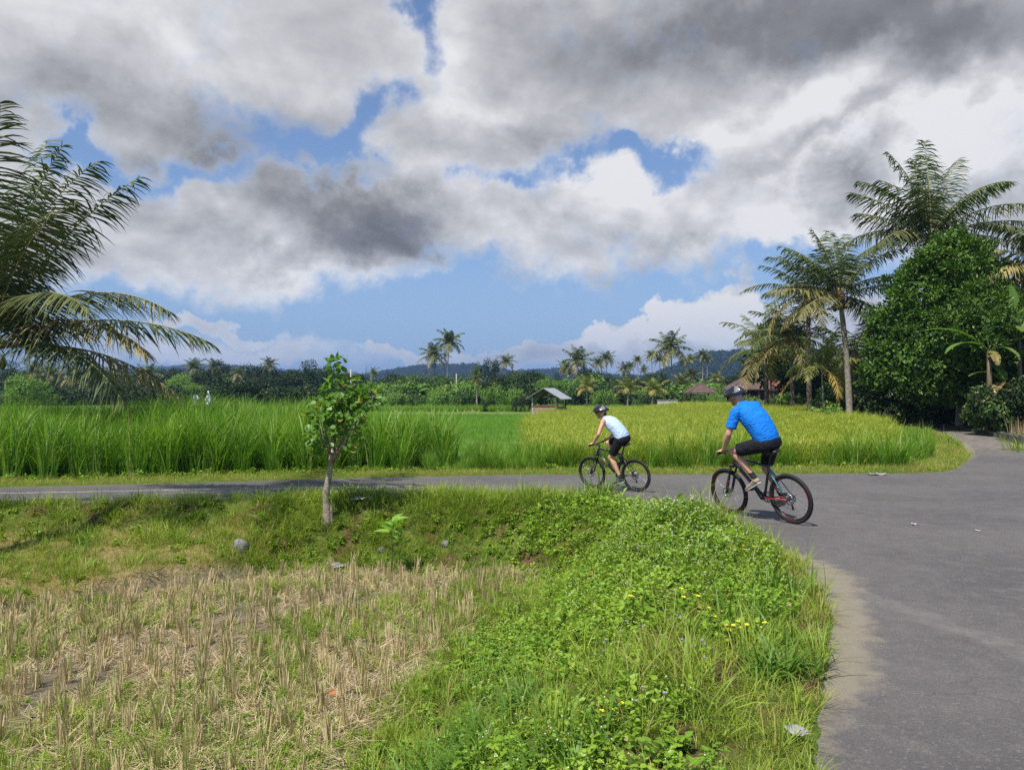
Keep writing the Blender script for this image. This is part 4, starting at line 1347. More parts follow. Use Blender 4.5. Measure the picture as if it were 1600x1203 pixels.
def banana_plant(label, px, py_crown, D, leaves_, gz=.1, tr=.10):
    c = np.array(P3(px, py_crown, D))
    t = thing('banana_plant', label, 'banana plant', (c[0], D, gz))
    h = c[2] - gz
    mb = MB(); add_tube(mb, [(0, 0, -.1), (.03, 0, h * .5), (0, 0, h)], [tr * 1.2, tr, tr * .6], 9)
    mb.obj('stem', M['banana_stem'], t)
    for (az, el, dr, L, ti) in leaves_:
        mb = MB(); banana(mb, np.array([0, 0, h - .05]), L, az, el, dr, tint=ti, w=.13 * L ** .6 + .08)
        mb.obj('leaf', M['banana'], t)


M['banana_stem'] = plain('banana_stem', (0.07, 0.07, 0.035), 0.6, noise=((0.16, 0.1, 0.05), 6, .8))
banana_plant('banana plant with two long arching pale leaves in front of the dark broad tree', 1545, 545, 28.4, [
    (172, 42, 62, 2.6, 0), (186, 30, 84, 1.9, 0), (110, 84, 12, 1.9, 0), (350, 32, 50, 1.7, .05), (300, 20, 100, 1.3, .2), (30, 55, 60, 1.8, 0), (260, -10, 70, 1.0, .7)])
banana_plant('banana plant with broad torn leaves at the right edge of the picture', 1592, 530, 29, [
    (150, 66, 50, 2.0, 0), (100, 86, 14, 2.2, 0), (60, 70, 40, 2.0, 0), (200, 40, 70, 1.8, 0), (340, 40, 60, 2, 0), (240, 45, 90, 1.8, .1), (180, 0, 70, 1.3, .8)])
banana_plant('low banana plant with hanging brown leaves beside the garden kerb', 1572, 600, 28.6, [
    (180, 50, 90, 1.6, .1), (120, 70, 60, 1.7, 0), (220, 20, 90, 1.3, .9), (0, 40, 80, 1.6, .1), (300, 10, 80, 1.2, .9), (80, 60, 60, 1.6, .0)])
banana_plant('young banana plant in the shade under the dark broad tree', 1436, 634, 31, [
    (160, 66, 60, 1.2, 0), (90, 74, 50, 1.1, 0), (30, 60, 70, 1.2, 0), (210, 45, 90, 1.2, .1), (330, 40, 80, 1.2, .3), (280, 60, 70, 1.1, 0)])


# ---- shrubs and undergrowth at the right
def shrub(label, px, py, rx, ry, D, n=2600, L=.16, W=.09, mat='tree', gz=0.0, stems=5, name='shrub', cat='shrub'):
    f = D / FPX
    c = np.array(P3(px, py, D)); base = np.array([c[0], D, gz])
    t = thing(name, label, cat, tuple(base))
    bl = []
    for i in range(6):
        a = rng.normal(0, .45, 3)
        bl.append((c[0] - base[0] + a[0] * rx * f, a[1] * rx * f, max(.2, c[2] - gz + a[2] * ry * f), rx * f * .55, rx * f * .5, ry * f * .55))
    mb = MB(); crown_leaves(mb, bl, n, L, W, tint=.05, inner=.35, lump=.2)
    mb.obj('foliage', M[mat], t)
    mb = MB()
    for i in range(stems):
        b = bl[i % 6]
        add_tube(mb, [(rng.normal(0, .15), rng.normal(0, .1), -.1), (b[0] * .4, b[1] * .4, b[2] * .5), (b[0], b[1], b[2])], [.03, .022, .008], 5)
    mb.obj('stem', M['trunk_dark'], t)
    return t


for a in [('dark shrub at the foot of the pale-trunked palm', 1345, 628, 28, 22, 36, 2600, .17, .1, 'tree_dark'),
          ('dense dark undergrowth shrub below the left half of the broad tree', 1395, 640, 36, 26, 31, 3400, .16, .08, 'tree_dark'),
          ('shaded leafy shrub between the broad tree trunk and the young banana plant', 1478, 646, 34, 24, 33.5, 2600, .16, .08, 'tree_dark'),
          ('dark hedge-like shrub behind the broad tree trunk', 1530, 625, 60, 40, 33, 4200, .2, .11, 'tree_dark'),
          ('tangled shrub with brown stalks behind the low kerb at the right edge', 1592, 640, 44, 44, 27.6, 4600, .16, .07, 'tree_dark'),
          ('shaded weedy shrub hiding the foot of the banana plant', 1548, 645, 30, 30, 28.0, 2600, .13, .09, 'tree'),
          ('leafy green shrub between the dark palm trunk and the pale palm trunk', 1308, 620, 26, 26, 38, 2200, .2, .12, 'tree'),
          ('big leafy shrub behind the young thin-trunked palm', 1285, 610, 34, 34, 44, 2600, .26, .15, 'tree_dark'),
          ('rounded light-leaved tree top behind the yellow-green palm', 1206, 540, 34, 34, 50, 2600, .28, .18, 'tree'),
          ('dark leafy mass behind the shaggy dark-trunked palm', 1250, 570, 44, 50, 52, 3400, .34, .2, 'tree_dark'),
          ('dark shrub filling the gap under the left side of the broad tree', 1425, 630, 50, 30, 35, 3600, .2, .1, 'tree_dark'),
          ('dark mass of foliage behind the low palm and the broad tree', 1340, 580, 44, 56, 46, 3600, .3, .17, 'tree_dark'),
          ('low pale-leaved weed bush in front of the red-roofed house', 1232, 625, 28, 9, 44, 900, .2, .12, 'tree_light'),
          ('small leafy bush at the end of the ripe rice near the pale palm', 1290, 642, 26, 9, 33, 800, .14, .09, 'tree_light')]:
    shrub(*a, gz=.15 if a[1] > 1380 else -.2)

# brown stalks behind the kerb, uncountable
x = rng.uniform(16.8, 21, 420); y = rng.uniform(25.6, 31, 420)
k = inpoly(x, y, RIGHTP) & (dseg(x, y, RIGHT) > .4); x, y = x[k], y[k]
stalk = []
for i in range(3):
    n = 14
    b = np.zeros((n, 3)); b[:, :2] = rng.normal(0, .1, (n, 2))
    mb = MB(); mb.add(*blades(b, rng.uniform(.3, 1.1, n), .03, rng.uniform(0, 6.28, n), np.abs(rng.normal(0, .25, n)), rng.normal(0, .4, n), k=3, taper=5, tint=.5))
    stalk.append(src('stalk', mb.mesh('dry_stalks', M['straw'])))
scatter('dry_stalks', np.stack([x, y, ground_z(x, y, False)], 1), stalk, rng.uniform(.4, .9, len(x)), label='dry brown stalks in the shade below the broad tree', cat='dry stalks')
x, y = jgrid(14, 22, 20, 42, .35)
k = (inpoly(x, y, RIGHTP) & (dseg(x, y, RIGHT) > .35)) | (inpoly(x, y, FARP) & (dseg(x, y, FAR) < 3))
k &= infrustum(x, y, 1)
x, y = x[k], y[k]
scatter('garden_grass', np.stack([x, y, ground_z(x, y, False)], 1), COVER['broad'] + COVER['sprig'] + COVER['bigleaf'], rng.uniform(.5, 1.2, len(x)), label='rough grass and weeds in the shaded garden at the right', cat='grass')


# ---- trees of the middle distance: a few kinds, each copied as a thing of its own
def proto_tree(kind):
    mb = MB(); tr = MB()
    if kind == 'round':
        bl = [(rng.normal(0, 1.3), rng.normal(0, 1.0), 4.6 + rng.normal(0, 1.0), rng.uniform(1.2, 1.9), rng.uniform(1.2, 1.9), rng.uniform(1.0, 1.5)) for _ in range(11)]
        bl += [(rng.normal(0, 1.6), rng.normal(0, 1.2), 2.2 + rng.normal(0, .4), 1.3, 1.3, .9) for _ in range(5)]
        n, L, W = 5200, .34, .22
    elif kind == 'tall':
        bl = [(rng.normal(0, .8), rng.normal(0, .7), z, 1.5 - .09 * z, 1.5 - .09 * z, 1.0) for z in np.linspace(1.6, 7.4, 13)]
        n, L, W = 4600, .32, .18
    elif kind == 'spread':
        bl = [(rng.uniform(-2.8, 2.8), rng.normal(0, 1.2), 4.2 + rng.normal(0, .5), rng.uniform(1.0, 1.6), rng.uniform(1, 1.6), rng.uniform(.55, .9)) for _ in range(15)]
        n, L, W = 4600, .30, .2
    else:
        bl = [(rng.uniform(-1.6, 1.6), rng.normal(0, .8), rng.uniform(.5, 1.9), rng.uniform(.7, 1.1), rng.uniform(.7, 1.1), rng.uniform(.5, .8)) for _ in range(9)]
        n, L, W = 2600, .26, .17
    crown_leaves(mb, bl, n, L, W, inner=.25, lump=.22)
    H = max(b[2] + b[5] for b in bl); HW = max(abs(b[0]) + b[3] for b in bl)
    limbs(tr, (0, 0, -.3), (0, 0, H * .55), .16 if kind != 'bush' else .06, [b[:3] for b in bl[:6]], 6)
    return mb, tr, H, HW


PROT = {}


def mk_proto(key, kind, mat):
    mb, tr, H, HW = proto_tree(kind)
    PROT[key] = (mb.mesh(key + '_crown', M[mat]), tr.mesh(key + '_trunk', M['trunk_dark']), H, HW)


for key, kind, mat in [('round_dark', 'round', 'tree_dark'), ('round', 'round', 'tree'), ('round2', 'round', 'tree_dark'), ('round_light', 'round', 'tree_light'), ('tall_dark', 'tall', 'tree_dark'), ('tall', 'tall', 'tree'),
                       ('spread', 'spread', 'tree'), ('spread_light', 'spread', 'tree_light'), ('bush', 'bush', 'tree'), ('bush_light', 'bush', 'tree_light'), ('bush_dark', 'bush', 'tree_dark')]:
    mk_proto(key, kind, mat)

PALM = {}


def mk_palm(key, nf, L, seed, dry, mat='palm_far', low=-25):
    mb = MB()
    for (az, el, dr, LL, ti) in auto_fronds(nf, L, dry=dry, seed=seed, low=low):
        frond_mesh(mb, np.zeros(3), LL, az, el, dr, n=26, ll=.8, w=.10, tint=ti, k=2, rr=.04)
    add_sphere(mb, (0, 0, -.25), (.28, .28, .4), 8, 6, tint=.6, mat=1)
    PALM[key] = mb.mesh(key + '_crown', [M[mat], M['rachis']])


M['palm_fl'] = veg('palm_far_light', (0.10, 0.15, 0.035), (0.17, 0.20, 0.05), dry=(.5, .38, .12), transl=.3)
mk_palm('a', 20, 2.7, 3, .25); mk_palm('b', 17, 2.7, 5, .4); mk_palm('c', 15, 2.5, 8, .15); mk_palm('y', 12, 2.6, 9, .4, 'palm_fl', low=5); mk_palm('d', 22, 2.8, 12, .3)
GZ = -.3


def mid_tree(label, px, top, hw, D, key, base=GZ, group=None, name=None):
    cm, tm, H, HW = PROT[key]
    if px < 560 and 'dark' in key or key == 'round2': hw, top = hw * 1.3, top - 4
    h = EYE - (top - HZY) / FPX * D - base
    sx = hw / FPX * D / HW
    bush = key.startswith('bush')
    t = thing(name or ('shrub' if bush else 'broadleaf_tree'), label, 'shrub' if bush else 'tree', ((px - 800) / FPX * D, D, base), 0, group)
    t.scale = (sx, (sx + h / H) / 2, h / H)
    t.rotation_euler = (0, 0, random.choice((0, math.pi)))
    for nm, me in (('crown', cm), ('trunk', tm)):
        o = bpy.data.objects.new(nm, me); COL.objects.link(o); o.parent = t
    return t


def mid_palm(label, px, py, r, D, key, bx=None, base=GZ, tr=.11, pale=True, group=None):
    c = np.array(P3(px, py, D)); sc = r / FPX * D / 2.35 * (1.3 if key == 'y' and D < 80 else 1.14)
    bx = px if bx is None else bx
    b = np.array([(bx - 800) / FPX * D, D, base])
    t = thing('coconut_palm', label, 'palm tree', tuple(b), 0, group)
    s = np.linspace(0, 1, 8)[:, None]; q = c - b
    path = q * s + np.array([q[0], 0, 0]) * (-(s * (1 - s)) * .8)
    mb = MB(); add_tube(mb, path, tr * (1.05 - .5 * s[:, 0]), 7)
    mb.obj('trunk', M['trunk' if pale else 'trunk_dark'], t)
    o = bpy.data.objects.new('crown', PALM[key]); COL.objects.link(o); o.parent = t
    o.location = tuple(q); o.scale = (sc, sc, sc); o.rotation_euler = (0, 0, rng.uniform(0, 6.28))


for a in [
    ('leaning yellowish coconut palm of the pair rising over the middle distance', 678, 556, 23, 130, 'b', 684),
    ('taller straight pale-trunked coconut palm of the pair over the middle distance', 702, 535, 22, 135, 'a', 698),
    ('dark coconut palm right of the dark tree pair in the middle distance', 791, 566, 14, 140, 'a', 790),
    ('large coconut palm with dry hanging fronds left of the woman cyclist', 903, 565, 25, 110, 'b', 904),
    ('coconut palm peeking out just left of the large dry-fronded one', 884, 574, 13, 125, 'd'),
    ('small dark palm crown left of the rounder one above the woman cyclist', 935, 567, 11, 190, 'd'),
    ('round dark palm crown directly above the woman cyclist', 948, 560, 13, 185, 'd'),
    ('short dark palm in the gap right above the rice field', 975, 578, 13, 150, 'c'),
    ('second short dark palm leaning on its left neighbour above the rice field', 984, 573, 9, 165, 'd'),
    ('slender palm with a small dark crown and bare pale stem', 996, 563, 9, 170, 'a', 998),
    ('thin palm standing just left of the big central palm', 1018, 556, 11, 150, 'a', 1020),
    ('thin palm half behind the left side of the big central palm', 1031, 562, 11, 150, 'b', 1031),
    ('biggest middle-distance coconut palm with brown hanging fronds and a pale foot', 1048, 546, 31, 100, 'b', 1051),
    ('low shaded palm at the foot of the slender small-crowned palm', 1006, 578, 9, 160, 'c'),
    ('palm with a light crown right of the biggest middle-distance palm', 1078, 564, 12, 140, 'y'),
    ('tall thin palm, left one of the close pair by the dark hill', 1098, 555, 10, 150, 'a', 1098),
    ('shorter thin palm, right one of the close pair by the dark hill', 1105, 562, 8, 150, 'b', 1105),
    ('bushy palm behind the small round-roofed pavilion', 1080, 588, 15, 105, 'd'),
    ('small palm right of the round-roofed pavilion', 1120, 592, 12, 108, 'y'),
    ('short yellowish palm at the edge of the rice left of the woman', 917, 606, 17, 72, 'y'),
    ('short yellowish palm with an orange frond just right of the woman', 981, 608, 18, 70, 'y'),
    ('short spreading palm with a leaning foot at the back of the rice field', 1023, 610, 19, 70, 'y', 1018),
    ('lone palm standing clear above the dark wood at the left', 421, 570, 13, 150, 'a', 421),
    ('dark upright palm in the gap of the wood at the far left', 230, 588, 21, 120, 'd', 229),
    ('dark palm at the left edge of the wood, behind the light green tree', 55, 580, 19, 125, 'd'),
    ('second dark palm from the left edge in the wood', 80, 586, 18, 125, 'a'),
    ('palm in the wood directly under the dead frond tips', 148, 590, 22, 120, 'd', 152),
    ('grey-looking palm in the wood between the two left dark palms', 112, 590, 20, 118, 'b'),
    ('spreading palm in the wood right of the one under the frond tips', 175, 594, 20, 120, 'b'),
    ('palm crown topping the left wood above the white cloth', 304, 574, 16, 160, 'd'),
    ('palm crown topping the left wood right of the white cloth', 336, 574, 15, 160, 'd'),
    ('palm with a bare forked stem in the left wood', 372, 584, 13, 150, 'b'),
    ('small palm crown against the hill right of the roadside tree', 584, 584, 11, 150, 'c'),
    ('very small palm against the hill right of the roadside tree', 620, 596, 9, 150, 'd'),
    ('little palm in the shrubs left of the small shed', 745, 592, 13, 90, 'c'),
    ('yellowish palm among the shrubs behind the rice field and beside the pavilion', 1063, 596, 14, 105, 'y')]:
    mid_palm(*a)

for a in [
    ('bright yellow-green rounded tree at the left edge behind the tall grass', 32, 585, 40, 75, 'round_light'),
    ('darker tree behind the large glossy one at the right edge', 1622, 392, 62, 38, 'round_dark'),
    ('dense dark tree in the gap between the broad tree and the right edge', 1580, 470, 60, 36, 'round2'),
    ('dark tree top at the far left edge above the bright rounded tree', 18, 566, 34, 150, 'round_dark'),
    ('dark tree below the palms of the far left wood', 120, 588, 34, 140, 'round2'),
    ('dark tree at the right end of the far left wood', 185, 580, 26, 140, 'round_dark'),
    ('bright green tree left of centre of the wood, behind the tall grass', 285, 584, 26, 110, 'round_light'),
    ('olive green tree just below the bright green one in the wood', 305, 598, 20, 105, 'spread_light'),
    ('dark green tree in the middle of the left wood', 352, 570, 28, 160, 'round_dark'),
    ('dark tree left of the lone clear-standing palm', 395, 572, 26, 160, 'tall_dark'),
    ('dark bushy tree right of the lone clear-standing palm', 440, 582, 24, 150, 'round2'),
    ('large dark domed tree left of the roadside tree', 477, 566, 34, 150, 'round_dark'),
    ('dark tree behind the left side of the roadside tree crown', 508, 574, 22, 150, 'round2'),
    ('dark tree behind the roadside tree crown', 545, 586, 26, 140, 'tall_dark'),
    ('green tree in shade at the gap of the left wood', 262, 600, 16, 130, 'round'),
    ('mid green bushy tree at the right part of the left wood', 452, 604, 20, 110, 'round'),
    ('low green tree right of the bright green tree in the wood', 335, 600, 22, 108, 'round'),
    ('dark leafy tree, left one of the dark pair left of the shed', 740, 568, 17, 120, 'tall'),
    ('very dark tree, right one of the dark pair left of the shed', 765, 558, 17, 120, 'tall_dark'),
    ('olive hill-side tree above the small shed', 818, 580, 26, 140, 'spread'),
    ('bright green flat-topped tree above the small shed roof', 857, 588, 19, 90, 'spread_light'),
    ('dark tree left of the big dry-fronded palm', 868, 582, 20, 150, 'round_dark'),
    ('dark mass of trees behind the woman cyclist, left one', 925, 578, 28, 120, 'round2'),
    ('green leafy tree behind the woman cyclist, right one', 955, 588, 26, 105, 'round'),
    ('dark tree under the slender palms right of the woman cyclist', 1000, 590, 24, 120, 'round_dark'),
    ('green tree under the biggest middle-distance palm', 1068, 594, 18, 115, 'round'),
    ('rounded light green tree between the pavilion and the brown house', 1125, 600, 17, 90, 'round_light'),
    ('dark tree behind the brown house roof', 1168, 582, 22, 115, 'round2'),
    ('light green shrub at the left end of the shrub line past the paddies', 618, 610, 22, 95, 'bush_light'),
    ('green shrub next right along the shrub line past the paddies', 648, 612, 20, 96, 'bush'),
    ('leafy light shrub under the leaning yellowish palm', 688, 606, 22, 92, 'bush_light'),
    ('green shrub under the two dark trees left of the shed', 722, 606, 20, 90, 'bush'),
    ('broad-leaved light green shrub left of the shed', 770, 598, 20, 80, 'bush_light'),
    ('low dark round shrub on the paddy bank', 762, 622, 12, 72, 'bush_dark'),
    ('reddish dark shrub beside the shed', 815, 616, 15, 72, 'bush_dark'),
    ('light green shrub with pale flowers left of the shed roof', 806, 602, 16, 80, 'bush_light'),
    ('green shrub right behind the shed', 882, 604, 20, 85, 'bush'),
    ('green shrub behind the helmet of the woman cyclist', 940, 606, 22, 85, 'bush_light'),
    ('green shrub between the two short yellowish palms', 952, 614, 14, 74, 'bush'),
    ('leafy shrub right of the orange-fronded short palm', 1000, 612, 12, 76, 'bush'),
    ('dark shrub left of the round-roofed pavilion', 1050, 608, 18, 100, 'bush_dark'),
    ('green shrub in front of the round-roofed pavilion', 1096, 614, 20, 84, 'bush'),
    ('light leafy shrub between pavilion and brown house', 1124, 612, 15, 80, 'bush_light'),
    ('leafy bush at the foot of the brown house', 1160, 617, 24, 78, 'bush_light'),
    ('green bush right of the brown house foot', 1200, 616, 20, 74, 'bush')]:
    mid_tree(*a)

# ---- the far-off wood that reads as one mass, and the wooded hills
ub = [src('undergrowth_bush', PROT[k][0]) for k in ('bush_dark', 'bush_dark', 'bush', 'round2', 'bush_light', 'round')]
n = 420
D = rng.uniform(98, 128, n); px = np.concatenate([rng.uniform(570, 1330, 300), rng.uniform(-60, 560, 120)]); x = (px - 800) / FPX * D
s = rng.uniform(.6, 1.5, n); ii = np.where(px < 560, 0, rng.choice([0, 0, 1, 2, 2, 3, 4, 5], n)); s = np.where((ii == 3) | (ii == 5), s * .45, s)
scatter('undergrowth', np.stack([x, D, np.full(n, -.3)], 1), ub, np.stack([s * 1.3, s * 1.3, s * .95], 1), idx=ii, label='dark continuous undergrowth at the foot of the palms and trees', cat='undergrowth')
fw = [src('far_tree', PROT[k][0]) for k in ('round_dark', 'round2', 'round', 'tall_dark', 'round_dark')]
n = 620
D = rng.uniform(150, 235, n); px = rng.uniform(-60, 1300, n)
D = np.where((px > 560) & (px < 900), rng.uniform(230, 330, n), D)
x = (px - 800) / FPX * D
ty = np.where(px < 560, 594, 604) + rng.normal(0, 4, n)
h = EYE - (ty - HZY) / FPX * D + .3
s = h / 6.2
scatter('far_wood', np.stack([x, D, np.full(n, -.3)], 1), fw, np.stack([s * 1.25, s * 1.25, s], 1), tilt=.03, label='distant dark wood closing the fields in one mass', cat='wood')
# belt of tall weeds at the foot of the trees
n = 2600
D = rng.uniform(58, 76, n); px = rng.uniform(560, 1330, n); x = (px - 800) / FPX * D
k = ~((px < 900) & (D < 70))
scatter('weed_belt', np.stack([x, D, np.full(n, -.3)], 1)[k], COVER['cane'], rng.uniform(.3, .5, k.sum()), label='belt of tall green weeds below the trees behind the rice', cat='weeds')


def hills():
    M['hill'] = plain('wooded_hill_ground', (0.02, 0.04, 0.015), 0.95, noise=((0.012, 0.026, 0.012), .02, .9), spec=.1)
    mb = MB(); tp = []; ts = []
    for D, pts, sp, th in [(2600, [(-900, 575), (-300, 570), (0, 578), (100, 582), (190, 580), (260, 574), (330, 570), (420, 576), (500, 586), (640, 596), (900, 603)], 17, 11),
                       (1500, [(250, 612), (420, 604), (520, 598), (570, 590), (610, 582), (645, 577), (690, 574), (745, 575), (800, 584), (850, 581), (890, 581), (940, 588), (1010, 592), (1120, 594), (1400, 600)], 11, 9),
                       (1050, [(930, 612), (1010, 598), (1060, 580), (1085, 566), (1110, 559), (1150, 556), (1210, 558), (1300, 556), (1500, 560), (1900, 570), (2600, 600)], 9, 9)]:
        P = np.array(pts, float)
        a = np.arctan((P[:, 0] - 800) / FPX); hh = EYE - (P[:, 1] + 4 - HZY) / FPX * D
        na = 420; A = np.linspace(a[0], a[-1], na)
        H = np.interp(A, a, hh); rr = np.concatenate([np.linspace(.62, 1.0, 16), np.linspace(1.03, 1.5, 10)])
        V = []
        for r_ in rr:
            u = ss(.62, 1.0, r_) if r_ <= 1 else 1 - ss(1.0, 1.5, r_)
            xx = np.tan(A) * D * r_; yy = np.full(na, D * r_)
            zz = H * u * (.93 + .14 * fbm(xx / 160, yy / 160, 7)) - 1.5 * (1 - u)
            V.append(np.stack([xx, yy, zz], 1))
        V = np.array(V)
        i = np.arange(len(rr) - 1)[:, None] * na; j = np.arange(na - 1)[None, :]
        mb.add(V.reshape(-1, 3), np.stack([i + j, i + j + 1, i + na + j + 1, i + na + j], -1).reshape(-1, 4))
        # trees on the slope facing us and on the crest
        m = 4200
        ri = rng.uniform(4, 15.6, m); ai = rng.uniform(1, na - 2, m)
        r0 = ri.astype(int); a0 = ai.astype(int)
        p = V[r0, a0] + (V[np.minimum(r0 + 1, len(rr) - 1), a0] - V[r0, a0]) * (ri - r0)[:, None] + (V[r0, a0 + 1] - V[r0, a0]) * (ai - a0)[:, None]
        tp.append(p); ts.append(np.full(m, th / 6.5) * rng.uniform(.6, 1.25, m))
    mb.obj('hills', M['hill'], kind='structure')
    low = []
    for kk in range(3):
        b = MB()
        bl = [(rng.normal(0, 1.0), rng.normal(0, 1.0), 3.6 + rng.normal(0, 1.2), 1.7, 1.7, 1.4) for _ in range(5)]
        crown_leaves(b, bl, 260, 1.3, .95, inner=.1, lump=.2)
        low.append(src('hill_tree', b.mesh('hill_tree', M['hilltree'])))
    s = np.concatenate(ts)
    scatter('hill_forest', np.concatenate(tp), low, np.stack([s * 1.5, s * 1.5, s], 1), tilt=.03, label='forest covering the distant hills', cat='forest')


hills()

# ------------------------------------------------------------------ sheds and houses
M['tin'] = plain('corrugated_tin', (0.30, 0.33, 0.37), 0.5, metal=.25, noise=((0.28, 0.27, 0.27), 3, .7))
M['wood_dark'] = plain('dark_timber', (0.055, 0.045, 0.035), 0.85)
M['post_pale'] = plain('pale_post', (0.36, 0.34, 0.30), 0.8)
M['bamboo'] = plain('bamboo_panel', (0.36, 0.25, 0.17), 0.8, noise=((0.22, 0.15, 0.1), 6, .8))
M['tile_brown'] = plain('brown_roof_tiles', (0.075, 0.045, 0.038), 0.9, noise=((0.13, 0.08, 0.065), 2.5, .8), bump=.6, bscale=8)
M['tile_red'] = plain('red_roof_tiles', (0.20, 0.06, 0.035), 0.85, noise=((0.12, 0.05, 0.035), 3, .8), bump=.5, bscale=8)
M['wall_white'] = plain('pale_wall', (0.52, 0.50, 0.46), 0.9, noise=((0.35, 0.33, 0.3), 2, .8))
M['stone'] = plain('grey_stone', (0.22, 0.21, 0.19), 0.9, noise=((0.10, 0.095, 0.085), 7, .9), bump=.8, bscale=16)
M['brick'] = plain('red_brown_post', (0.16, 0.06, 0.04), 0.9)


def part_box(name, t, c, s, mat, rz=0.0, **kw):
    mb = MB(); V, F = box(c, s, rz); mb.add(V, F, smooth=False)
    return mb.obj(name, M[mat] if isinstance(mat, str) else mat, t, **kw)


def shed():
    D = 50.0; cx = (858 - 800) / FPX * D; gz = -.3
    t = thing('field_shed', 'small open field shed with a corrugated tin gable roof and a low bamboo wall', 'shed', (cx, D, gz), R(-24))
    eave, ridge = 1.47, 2.16
    hw, dp = 1.22, 1.05
    for nm, sx in (('roof_slope', -1), ('roof_slope', 1)):
        n = 60; mb = MB(); V = []
        ys = np.linspace(-dp, dp, n)
        for e, (xx, zz) in enumerate(((0.0, ridge), (sx * hw, eave))):
            w = .018 * np.sin(ys * 40)
            V.append(np.stack([np.full(n, xx), ys, zz + w], 1))
        for e, (xx, zz) in enumerate(((0.0, ridge - .03), (sx * hw, eave - .03))):
            w = .018 * np.sin(ys * 40)
            V.append(np.stack([np.full(n, xx), ys, zz + w], 1))
        V = np.concatenate(V); i = np.arange(n - 1)
        mb.add(V, np.concatenate([np.stack([i, i + 1, n + i + 1, n + i], 1), np.stack([2 * n + i, 3 * n + i, 3 * n + i + 1, 2 * n + i + 1], 1), np.stack([n + i, n + i + 1, 3 * n + i + 1, 3 * n + i], 1),
                                  [[0, n, 3 * n, 2 * n], [n - 1, 3 * n - 1, 4 * n - 1, 2 * n - 1]]]), smooth=False)
        mb.obj(nm, M['tin'], t)
    for (x, y, m, w) in ((-.86, -.75, 'post_pale', .09), (.86, -.75, 'wood_dark', .09), (-.86, .75, 'wood_dark', .08), (.86, .75, 'wood_dark', .08)):
        part_box('post', t, (x, y, .82), (w, w, 1.64), m)
    for y in (-.75, .75):
        part_box('tie_beam', t, (0, y, 1.60), (1.9, .07, .08), 'wood_dark')
        mb = MB(); add_tube(mb, [(-.86, y, 1.63), (0, y, 2.10)], .03, 5); add_tube(mb, [(.86, y, 1.63), (0, y, 2.10)], .03, 5)
        mb.obj('rafter', M['wood_dark'], t)
    for nm, c, s in (('bamboo_wall', (-.05, -.77, .62), (1.55, .04, .74)), ('bamboo_wall', (-.86, 0, .62), (.04, 1.4, .74)), ('bamboo_wall', (.86, 0, .62), (.04, 1.4, .74))):
        n = int(max(s[0], s[1]) / .09); mb = MB()
        for i in range(n):
            f = (i + .5) / n - .5
            V, F = box((c[0] + (f * s[0] if s[0] > s[1] else 0), c[1] + (f * s[1] if s[1] > s[0] else 0), c[2] + rng.normal(0, .008)), (.082 if s[0] > s[1] else .04, .082 if s[1] > s[0] else .04, s[2]))
            mb.add(V, F, smooth=False)
        mb.obj(nm, M['bamboo'], t)
    part_box('rail', t, (-.02, -.79, 1.02), (1.75, .07, .07), 'brick')
    part_box('floor', t, (0, 0, .42), (1.7, 1.5, .05), 'wood_dark')
    # white rag hung inside
    mb = MB(); add_sphere(mb, (0, 0, 0), (.07, .04, .11), 8, 6)
    o = mb.obj('hanging_cloth', M['cloth'], None, label='white rag hanging under the tin roof of the field shed', cat='cloth')
    o.location = (cx + .38, D - .75, gz + 1.35)


M['cloth'] = plain('white_cloth', (0.75, 0.77, 0.80), .8)
M['scrap'] = plain('dirty_plastic', (0.28, 0.28, 0.27), .6, noise=((0.2, 0.19, 0.17), 30, .8))
shed()


def hip_roof(mb, c, w, d, z0, z1, ridge=.0, over=0.0):
    x, y = c
    A = [(x - w / 2, y - d / 2, z0), (x + w / 2, y - d / 2, z0), (x + w / 2, y + d / 2, z0), (x - w / 2, y + d / 2, z0)]
    Rg = [(x - ridge / 2, y, z1), (x + ridge / 2, y, z1)]
    B = [(p[0], p[1], p[2] - .12) for p in A]
    V = A + Rg + B
    mb.add(V, [[0, 1, 5, 4], [2, 3, 4, 5], [6, 9, 8, 7], [0, 6, 7, 1], [1, 7, 8, 2], [2, 8, 9, 3], [3, 9, 6, 0]], smooth=False)
    mb.F.append(np.array([[1, 2, 5], [3, 0, 4]]) + mb.n - len(V)); mb.M.append(np.zeros(2)); mb.S.append(np.zeros(2, bool))
    # ridge caps
    for a, b in ((0, 4), (1, 5), (2, 5), (3, 4), (4, 5)):
        if np.linalg.norm(np.array(V[a]) - V[b]) > .2: add_tube(mb, [V[a], V[b]], .07, 5)


def pavilion():
    D = 88; gz = -.3; cx = (1094 - 800) / FPX * D
    t = thing('pavilion', 'small open pavilion with a brown pyramid roof behind the rice field', 'pavilion', (cx, D, gz))
    f = D / FPX; z0 = EYE - (613 - HZY) * f - gz; z1 = EYE - (599.5 - HZY) * f - gz
    mb = MB(); hip_roof(mb, (0, 0), 45 * f, 45 * f, z0, z1, .3); mb.obj('roof', M['tile_brown'], t)
    for x in (-1.3, 1.3):
        for y in (-1.3, 1.3):
            part_box('post', t, (x, y, z0 / 2), (.14, .14, z0), 'brick')
    part_box('platform', t, (0, 0, .3), (3.0, 3.0, .6), 'wall_white')


